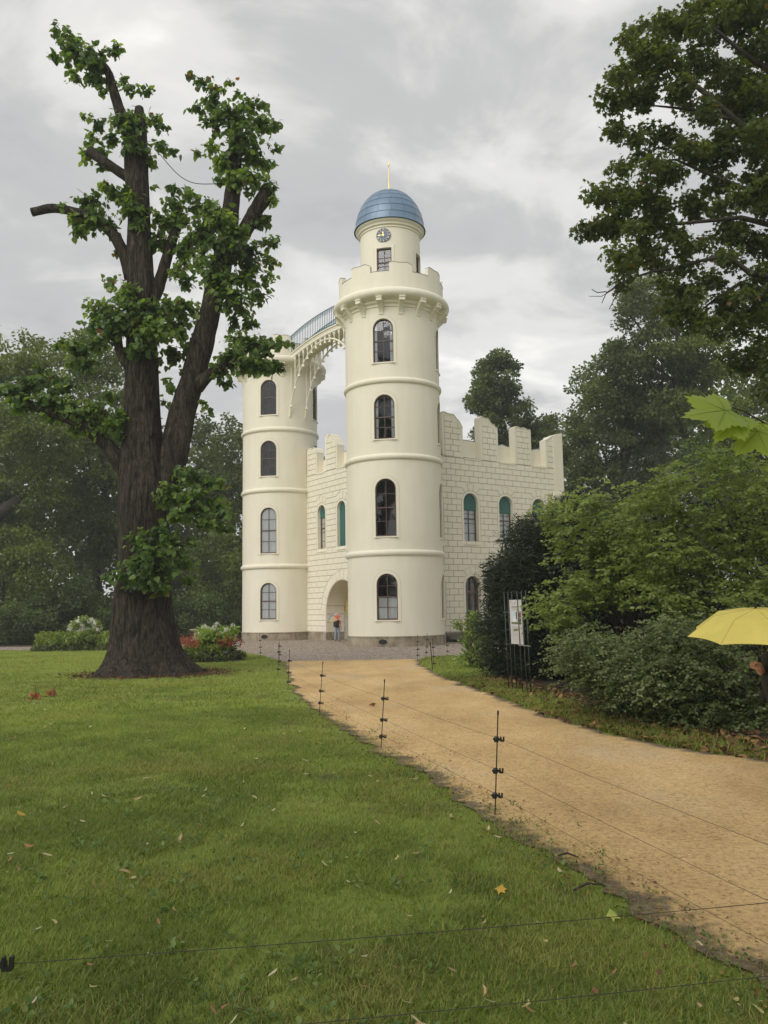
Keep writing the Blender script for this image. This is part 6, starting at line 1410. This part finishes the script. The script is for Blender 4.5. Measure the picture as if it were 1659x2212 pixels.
# ------------------------------------------------------------------ grass, litter
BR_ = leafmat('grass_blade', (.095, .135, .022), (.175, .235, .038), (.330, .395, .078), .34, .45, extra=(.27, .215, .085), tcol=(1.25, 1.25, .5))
def blades(n, y0, y1, xl, xr, h, w, seed, name, label, tb=.45, power=1.0, verge=False, simple3=False):
    r = np.random.default_rng(seed); y = y0 + (y1 - y0) * r.random(n) ** power; fx = r.random(n)
    x = xl(y) + (xr(y) - xl(y)) * fx
    le = edge_x(LEFT_EDGE, y)
    if not verge:
        d = le - x + .30 * (fbm(x, y, .9, 3) - .5)
        keep = (d > -.40) & (r.random(n) < np.clip((d + .30) / .75, .04, 1))
        keep &= ~(np.hypot(x + 6.35, (y - 22.75)) < 1.25)
        far = np.hypot(x + 6.35, (y - 22.4) * .9); keep &= r.random(n) < np.clip((far - 1.3) / .9, .05, 1)
        keep &= ~in_poly(x, y, GRAVEL) & (np.hypot(x - bc[0], y - bc[1]) > BR)
        soil = fbm(x * 1., y * .8, .85, 12); keep &= (soil < .60) | (r.random(n) < .45)
    else:
        re = edge_x(RIGHT_EDGE, y); d = x - re + .3 * (fbm(x, y, .7, 5) - .5); keep = (d > .0) & (r.random(n) < np.clip(1.25 - d / 1.0 if verge == 1 else 1, .0, 1)) & ~in_poly(x, y, GRAVEL)
    x, y, d = x[keep], y[keep], d[keep]; m = len(x)
    hh = h * r.uniform(.45, 1.3, m) * (.75 + .5 * fbm(x, y, .5, 8)); a = r.uniform(0, 2 * PI, m); ln = r.uniform(.5, 1.9, m) * hh
    dx, dy = np.cos(a), np.sin(a); ww = w * r.uniform(.7, 1.3, m)
    k5 = 3 if simple3 else 5; V = np.empty((m, k5, 3)); V[:, 0] = np.stack([x - dy * ww, y + dx * ww, 0 * x], 1); V[:, 1] = np.stack([x + dy * ww, y - dx * ww, 0 * x], 1)
    V[:, -1] = np.stack([x + dx * ln, y + dy * ln, hh], 1)
    if not simple3:
        mx_, my_, mz_ = x + dx * ln * .35, y + dy * ln * .35, hh * .6
        V[:, 2] = np.stack([mx_ + dy * ww * .75, my_ - dx * ww * .75, mz_], 1); V[:, 3] = np.stack([mx_ - dy * ww * .75, my_ + dx * ww * .75, mz_], 1)
    me = bpy.data.meshes.new(name); me.vertices.add(m * k5); me.vertices.foreach_set('co', V.astype(np.float32).ravel())
    LI = (np.arange(m)[:, None] * k5 + np.array([0, 1, 2] if simple3 else [0, 1, 2, 3, 3, 2, 4])[None]).ravel(); me.loops.add(len(LI)); me.loops.foreach_set('vertex_index', LI.astype(np.int32))
    st_ = np.arange(m) * 3 if simple3 else (np.arange(m)[:, None] * 7 + np.array([0, 4])[None]).ravel(); me.polygons.add(len(st_)); me.polygons.foreach_set('loop_start', st_.astype(np.int32))
    tb = np.interp(y, [3, 7, 11, 16, 28], [.40, .46, .54, .68, .87]) if not verge else tb  # tint rises with distance: yellower mowing, and brighter far light put into the colour
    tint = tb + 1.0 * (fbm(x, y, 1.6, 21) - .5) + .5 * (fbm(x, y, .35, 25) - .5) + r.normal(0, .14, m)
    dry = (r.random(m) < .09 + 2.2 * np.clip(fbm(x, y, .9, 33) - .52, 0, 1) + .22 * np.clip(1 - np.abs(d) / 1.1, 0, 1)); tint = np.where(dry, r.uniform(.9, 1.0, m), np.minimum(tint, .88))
    at_ = me.attributes.new('tint', 'FLOAT', 'POINT'); at_.data.foreach_set('value', np.repeat(np.clip(tint, 0, 1), k5).astype(np.float32)); me.materials.append(BR_); me.update(calc_edges=True)
    o = link(bpy.data.objects.new(name, me)); return tag(o, label, 'grass', kind='stuff')
vl = lambda y: -.50 * y - .4
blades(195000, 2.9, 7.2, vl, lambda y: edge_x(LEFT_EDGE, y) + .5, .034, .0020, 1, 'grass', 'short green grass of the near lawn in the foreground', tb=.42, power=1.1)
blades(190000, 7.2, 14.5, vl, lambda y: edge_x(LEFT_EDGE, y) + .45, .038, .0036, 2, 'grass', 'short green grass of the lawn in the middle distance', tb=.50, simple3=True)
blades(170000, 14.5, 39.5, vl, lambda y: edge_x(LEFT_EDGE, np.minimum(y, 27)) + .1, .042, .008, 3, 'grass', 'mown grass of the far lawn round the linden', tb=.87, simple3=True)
blades(26000, 8.6, 21, lambda y: edge_x(RIGHT_EDGE, y), lambda y: edge_x(RIGHT_EDGE, y) + 1.3, .085, .0040, 4, 'grass', 'rough grass verge along the right side of the path', verge=1)
blades(30000, 20, 29, lambda y: edge_x(RIGHT_EDGE, y), lambda y: edge_x(RIGHT_EDGE, y) + 3.0, .05, .007, 5, 'grass', 'small triangle of lawn right of the path before the front tower', tb=.6, verge=2)
# dead-leaf litter below the shrubs
MLIT = leafmat('dead_leaf', (.07, .032, .014), (.15, .075, .03), (.30, .17, .06), .15, .7, extra=(.42, .28, .08), tcol=(1, .9, .7))
n = 3800; y = 8.3 + 11.5 * rng.random(n) ** 1.6; re = edge_x(RIGHT_EDGE, y); dd = np.abs(rng.normal(.75, .55, n)); x = re + dd
P = np.stack([x, y, .02 + .03 * rng.random(n)], 1); A = rng.normal(size=(n, 3)); A[:, 2] *= .25; Nn = rng.normal(size=(n, 3)) * .35 + np.array([0, 0, 1.0])
tag(leaf_mesh('leaf_litter', P, A, Nn, rng.uniform(.05, .13, n), rng.uniform(0, .95, n), 'oval', MLIT), 'brown leaf litter on the earth beneath the right-hand shrubs', 'litter', kind='stuff')
# crumbs, chips and bits of twig lying on the path
n = 5200; y = 3.2 + 13 * rng.random(n) ** 1.5; l, r_ = edge_x(LEFT_EDGE, y), np.minimum(edge_x(RIGHT_EDGE, y), 7); x = l + (r_ - l) * rng.random(n) ** 1.5
P = np.stack([x, y, .019 + 0 * x], 1); A = rng.normal(size=(n, 3)); A[:, 2] *= .1; Nn = rng.normal(size=(n, 3)) * .2 + np.array([0, 0, 1.0])
tag(leaf_mesh('path_crumbs', P, A, Nn, rng.uniform(.008, .034, n), rng.uniform(0, 1, n), 'needle', MLIT), 'small dead scraps strewn over the sandy path', 'litter', kind='stuff')
n = 1500; y = 3.3 + 12 * rng.random(n) ** 1.4; x = edge_x(LEFT_EDGE, y) + rng.normal(.06, .2, n); P = np.stack([x, y, .022 + .02 * rng.random(n)], 1); A = rng.normal(size=(n, 3)); A[:, 2] *= .3
tag(leaf_mesh('edge_litter', P, A, rng.normal(size=(n, 3)) * .3 + np.array([0, 0, 1.0]), rng.uniform(.010, .036, n), rng.uniform(.2, 1, n), 'diamond', MLIT), 'dead scraps and crumbs caught along the worn lawn edge', 'litter', kind='stuff')
n = 150; y = 3.3 + 9 * rng.random(n) ** 1.3; x = edge_x(LEFT_EDGE, y) + rng.normal(-.02, .2, n); P, A, Nn, S, ti = foliage(np.stack([x, y, .02 + 0 * x], 1), .035, 8, .020, flat=.4, droop=0, upw=1.2, jit=.4, tintbase=.5); P[:, 2] = np.abs(P[:, 2]) + .018
tag(leaf_mesh('edge_weeds', P, A, Nn, S, ti, 'oval', leafmat('edge_weed_leaf', (.06, .11, .025), (.11, .175, .04), (.2, .27, .08), .35)), 'little weeds growing in the bare strip beside the path', 'weeds', kind='stuff')
# bark and needles round the linden foot
n = 2600; a = rng.uniform(0, 2 * PI, n); r_ = 1.2 + np.abs(rng.normal(0, .55, n)); P = np.stack([-6.3 + r_ * np.cos(a) * 1.1, 22.7 + r_ * np.sin(a) * .9, .015 + .03 * rng.random(n)], 1); A = rng.normal(size=(n, 3)); A[:, 2] *= .2
tag(leaf_mesh('bark_litter', P, A, rng.normal(size=(n, 3)) * .3 + np.array([0, 0, 1.0]), rng.uniform(.03, .10, n), rng.uniform(0, .55, n), 'oval', MLIT), 'brown bark litter round the foot of the linden', 'litter', kind='stuff')
# weeds and clover on the near lawn
n = 700; y = 2.9 + 6 * rng.random(n) ** 1.3; x = vl(y) + (edge_x(LEFT_EDGE, y) - vl(y)) * rng.random(n); cen = np.stack([x, y, .012 + 0 * x], 1)
cen = cen[fbm(x, y, .9, 41) > .52]; P, A, Nn, S, ti = foliage(cen, .04, 7, .034, flat=.3, droop=0, upw=1.4, jit=.3, tintbase=.5); P[:, 2] = np.abs(P[:, 2]) + .014
tag(leaf_mesh('clover', P, A, Nn, S, ti, 'oval', leafmat('weed_leaf', (.07, .13, .03), (.12, .20, .05), (.2, .28, .09), .35)), 'low clover and weeds mixed into the near lawn', 'weeds', kind='stuff')

# fallen linden bracts and leaves, one object each
MBRACT = [simple('bract_%d' % i, c_, None, .75, 30) for i, c_ in enumerate([(.46, .39, .21), (.40, .28, .13), (.29, .155, .06), (.42, .37, .15), (.52, .46, .29), (.22, .09, .04)])]
def flat_leaf(tpl, m, bend):
    tv, tf = TPL[tpl]; b = MB(); V = [(x_ - .5, y_ + bend * (x_ - .5) ** 2 * 1.2, z_ + .10 * math.cos(x_ * 5) + .12) for x_, y_, z_ in tv]; b.add(V, tf); me = b.mesh('fallen_leaf'); me.materials.append(m); return me
pool = [(flat_leaf('bract', MBRACT[i % 5], rng.uniform(-.9, .9)), .075) for i in range(10)] + [(flat_leaf('heart', MBRACT[i], 0), .034) for i in (1, 2, 3, 5)]
cnt = 0; GLV = 'fallen bracts on the lawn'
LN = ['pale straw', 'tan', 'reddish-brown', 'yellowish', 'whitish straw']
while cnt < 285:
    y = 3.3 + 15 * rng.random() ** 1.9; x = vl(y) + (edge_x(LEFT_EDGE, y) - vl(y)) * rng.random() ** .85
    pi_ = int(rng.choice(14, p=[.085] * 10 + [.0375] * 4)); me, s_ = pool[pi_]; o = bpy.data.objects.new('fallen_leaf', me); link(o); s_ *= rng.uniform(.7, 1.3) * (.72 if y < 5.2 else 1); o.scale = (s_, s_, s_)
    o.location = (x, y, .022 + .012 * rng.random()); o.rotation_euler = (rng.normal(0, .25), rng.normal(0, .25), rng.uniform(0, 2 * PI)); zone = 'nearest lawn in the foreground' if y < 5.2 else ('lawn level with the nearest post' if y < 8.5 else 'lawn towards the big linden'); dist_ = edge_x(LEFT_EDGE, y) - x; side_ = 'near the path edge' if dist_ < 1.2 else ('at the far left' if x < -.33 * y else 'in mid lawn')
    tag(o, f"{LN[pi_ % 5] + ' curled bract' if pi_ < 10 else ('tan', 'reddish-brown', 'yellowish', 'dark brown')[pi_ - 10] + ' dry leaf'} on the {zone}, {side_}", 'leaf', GLV); cnt += 1
for i in range(26):
    y = 4 + 12 * rng.random() ** 1.4; x = edge_x(LEFT_EDGE, y) + .2 + rng.random() * 2.2; pi_ = int(rng.integers(0, 14)); me, s_ = pool[pi_]; o = bpy.data.objects.new('fallen_leaf', me); link(o); s_ *= rng.uniform(.5, 1.0); o.scale = (s_, s_, s_)
    o.location = (x, y, .026); o.rotation_euler = (rng.normal(0, .2), rng.normal(0, .2), rng.uniform(0, 2 * PI)); tag(o, f"small {LN[pi_ % 5]} dry leaf on the sandy path, {'nearer than the nearest post' if y < 6.8 else ('between the first two posts' if y < 10 else 'beyond the second post')}", 'leaf', 'fallen leaves on the path')
def special(px, py, s_, mi, lab, tpl='maple', tilt=(0.3, .2)):
    p = gnd(px, py); b = flat_leaf(tpl, MBRACT[mi] if mi < 6 else bpy.data.materials['lf_%d' % mi], .1); o = bpy.data.objects.new('fallen_leaf', b); link(o); o.scale = (s_,) * 3; o.location = (p[0], p[1], .03); o.rotation_euler = (tilt[0], tilt[1], rng.uniform(0, 6)); tag(o, lab, 'leaf')
simple('lf_6', (.50, .34, .04), (.42, .24, .03), .7, 20); simple('lf_7', (.42, .42, .08), (.2, .3, .05), .7, 20); simple('lf_8', (.50, .25, .11), (.38, .15, .06), .7, 20)
special(1085, 1937, .062, 6, 'bright yellow maple leaf on the lawn in front of the nearest post'); special(1328, 1994, .07, 7, 'yellow-green maple leaf near the lawn edge under the foreground wire'); special(46, 1768, .07, 6, 'round yellow leaf on the lawn at the left edge', 'heart')
special(803, 1528, .14, 8, 'orange-brown leaf on the sandy path left of the second post'); special(1280, 1570, .12, 8, 'reddish leaf under the low shrubs')
for (px, py, lab) in ((73, 1512, 'orange-brown lump with a stalk on the left lawn, left of its pair'), (110, 1505, 'orange-brown frilled seed head on the left lawn, right of its pair')):
    p = gnd(px, py); t = empty('fallen_seed_head', tuple(p), lab, 'seed head'); n = 34; d = rdir(n); d[:, 2] = np.abs(d[:, 2]); m8 = bpy.data.materials['lf_8']
    leaf_mesh('petal', p[None] + d * np.array([.07, .07, .11]) * rng.uniform(.3, 1, (n, 1)), d + rng.normal(size=(n, 3)) * .4, rdir(n), .09, rng.random(n), 'oval', m8, t)
    if px < 100: b = MB(); b.tube([p + np.array([0, 0, .05]), p + np.array([.04, 0, .2]), p + np.array([.02, 0, .27]), p + np.array([-.06, 0, .28])], .006, 5); b.build('stalk', MTWIG, t)
for (a, c_, lab) in (((1205, 1858), (1250, 1862), 'short dark stick where the lawn meets the path'), ((1240, 1935), (1300, 1922), 'crooked twig on the soil edge lower right')):
    p, q = gnd(*a), gnd(*c_); b = MB(); b.tube([p + np.array([0, 0, .03]), (p + q) / 2 + np.array([0, .02, .045]), q + np.array([0, 0, .03])], [.006, .008, .004], 6); tag(b.build('stick', MTWIG), lab, 'stick')

# ------------------------------------------------------------------ damp air
m = bpy.data.materials.new('damp_air'); m.use_nodes = True; t = m.node_tree; t.nodes.remove(t.nodes['Principled BSDF'])
pv = N(t, 'ShaderNodeVolumePrincipled'); pv.inputs['Color'].default_value = (.93, .95, .97, 1); pv.inputs['Density'].default_value = .0010; pv.inputs['Anisotropy'].default_value = .0
t.links.new(pv.outputs[0], t.nodes['Material Output'].inputs['Volume'])
b = MB(); b.box((0, 45, 17), (312, 222, 36)); tag(b.build('haze', m), 'thin damp haze in the air over the park', 'haze', kind='stuff')
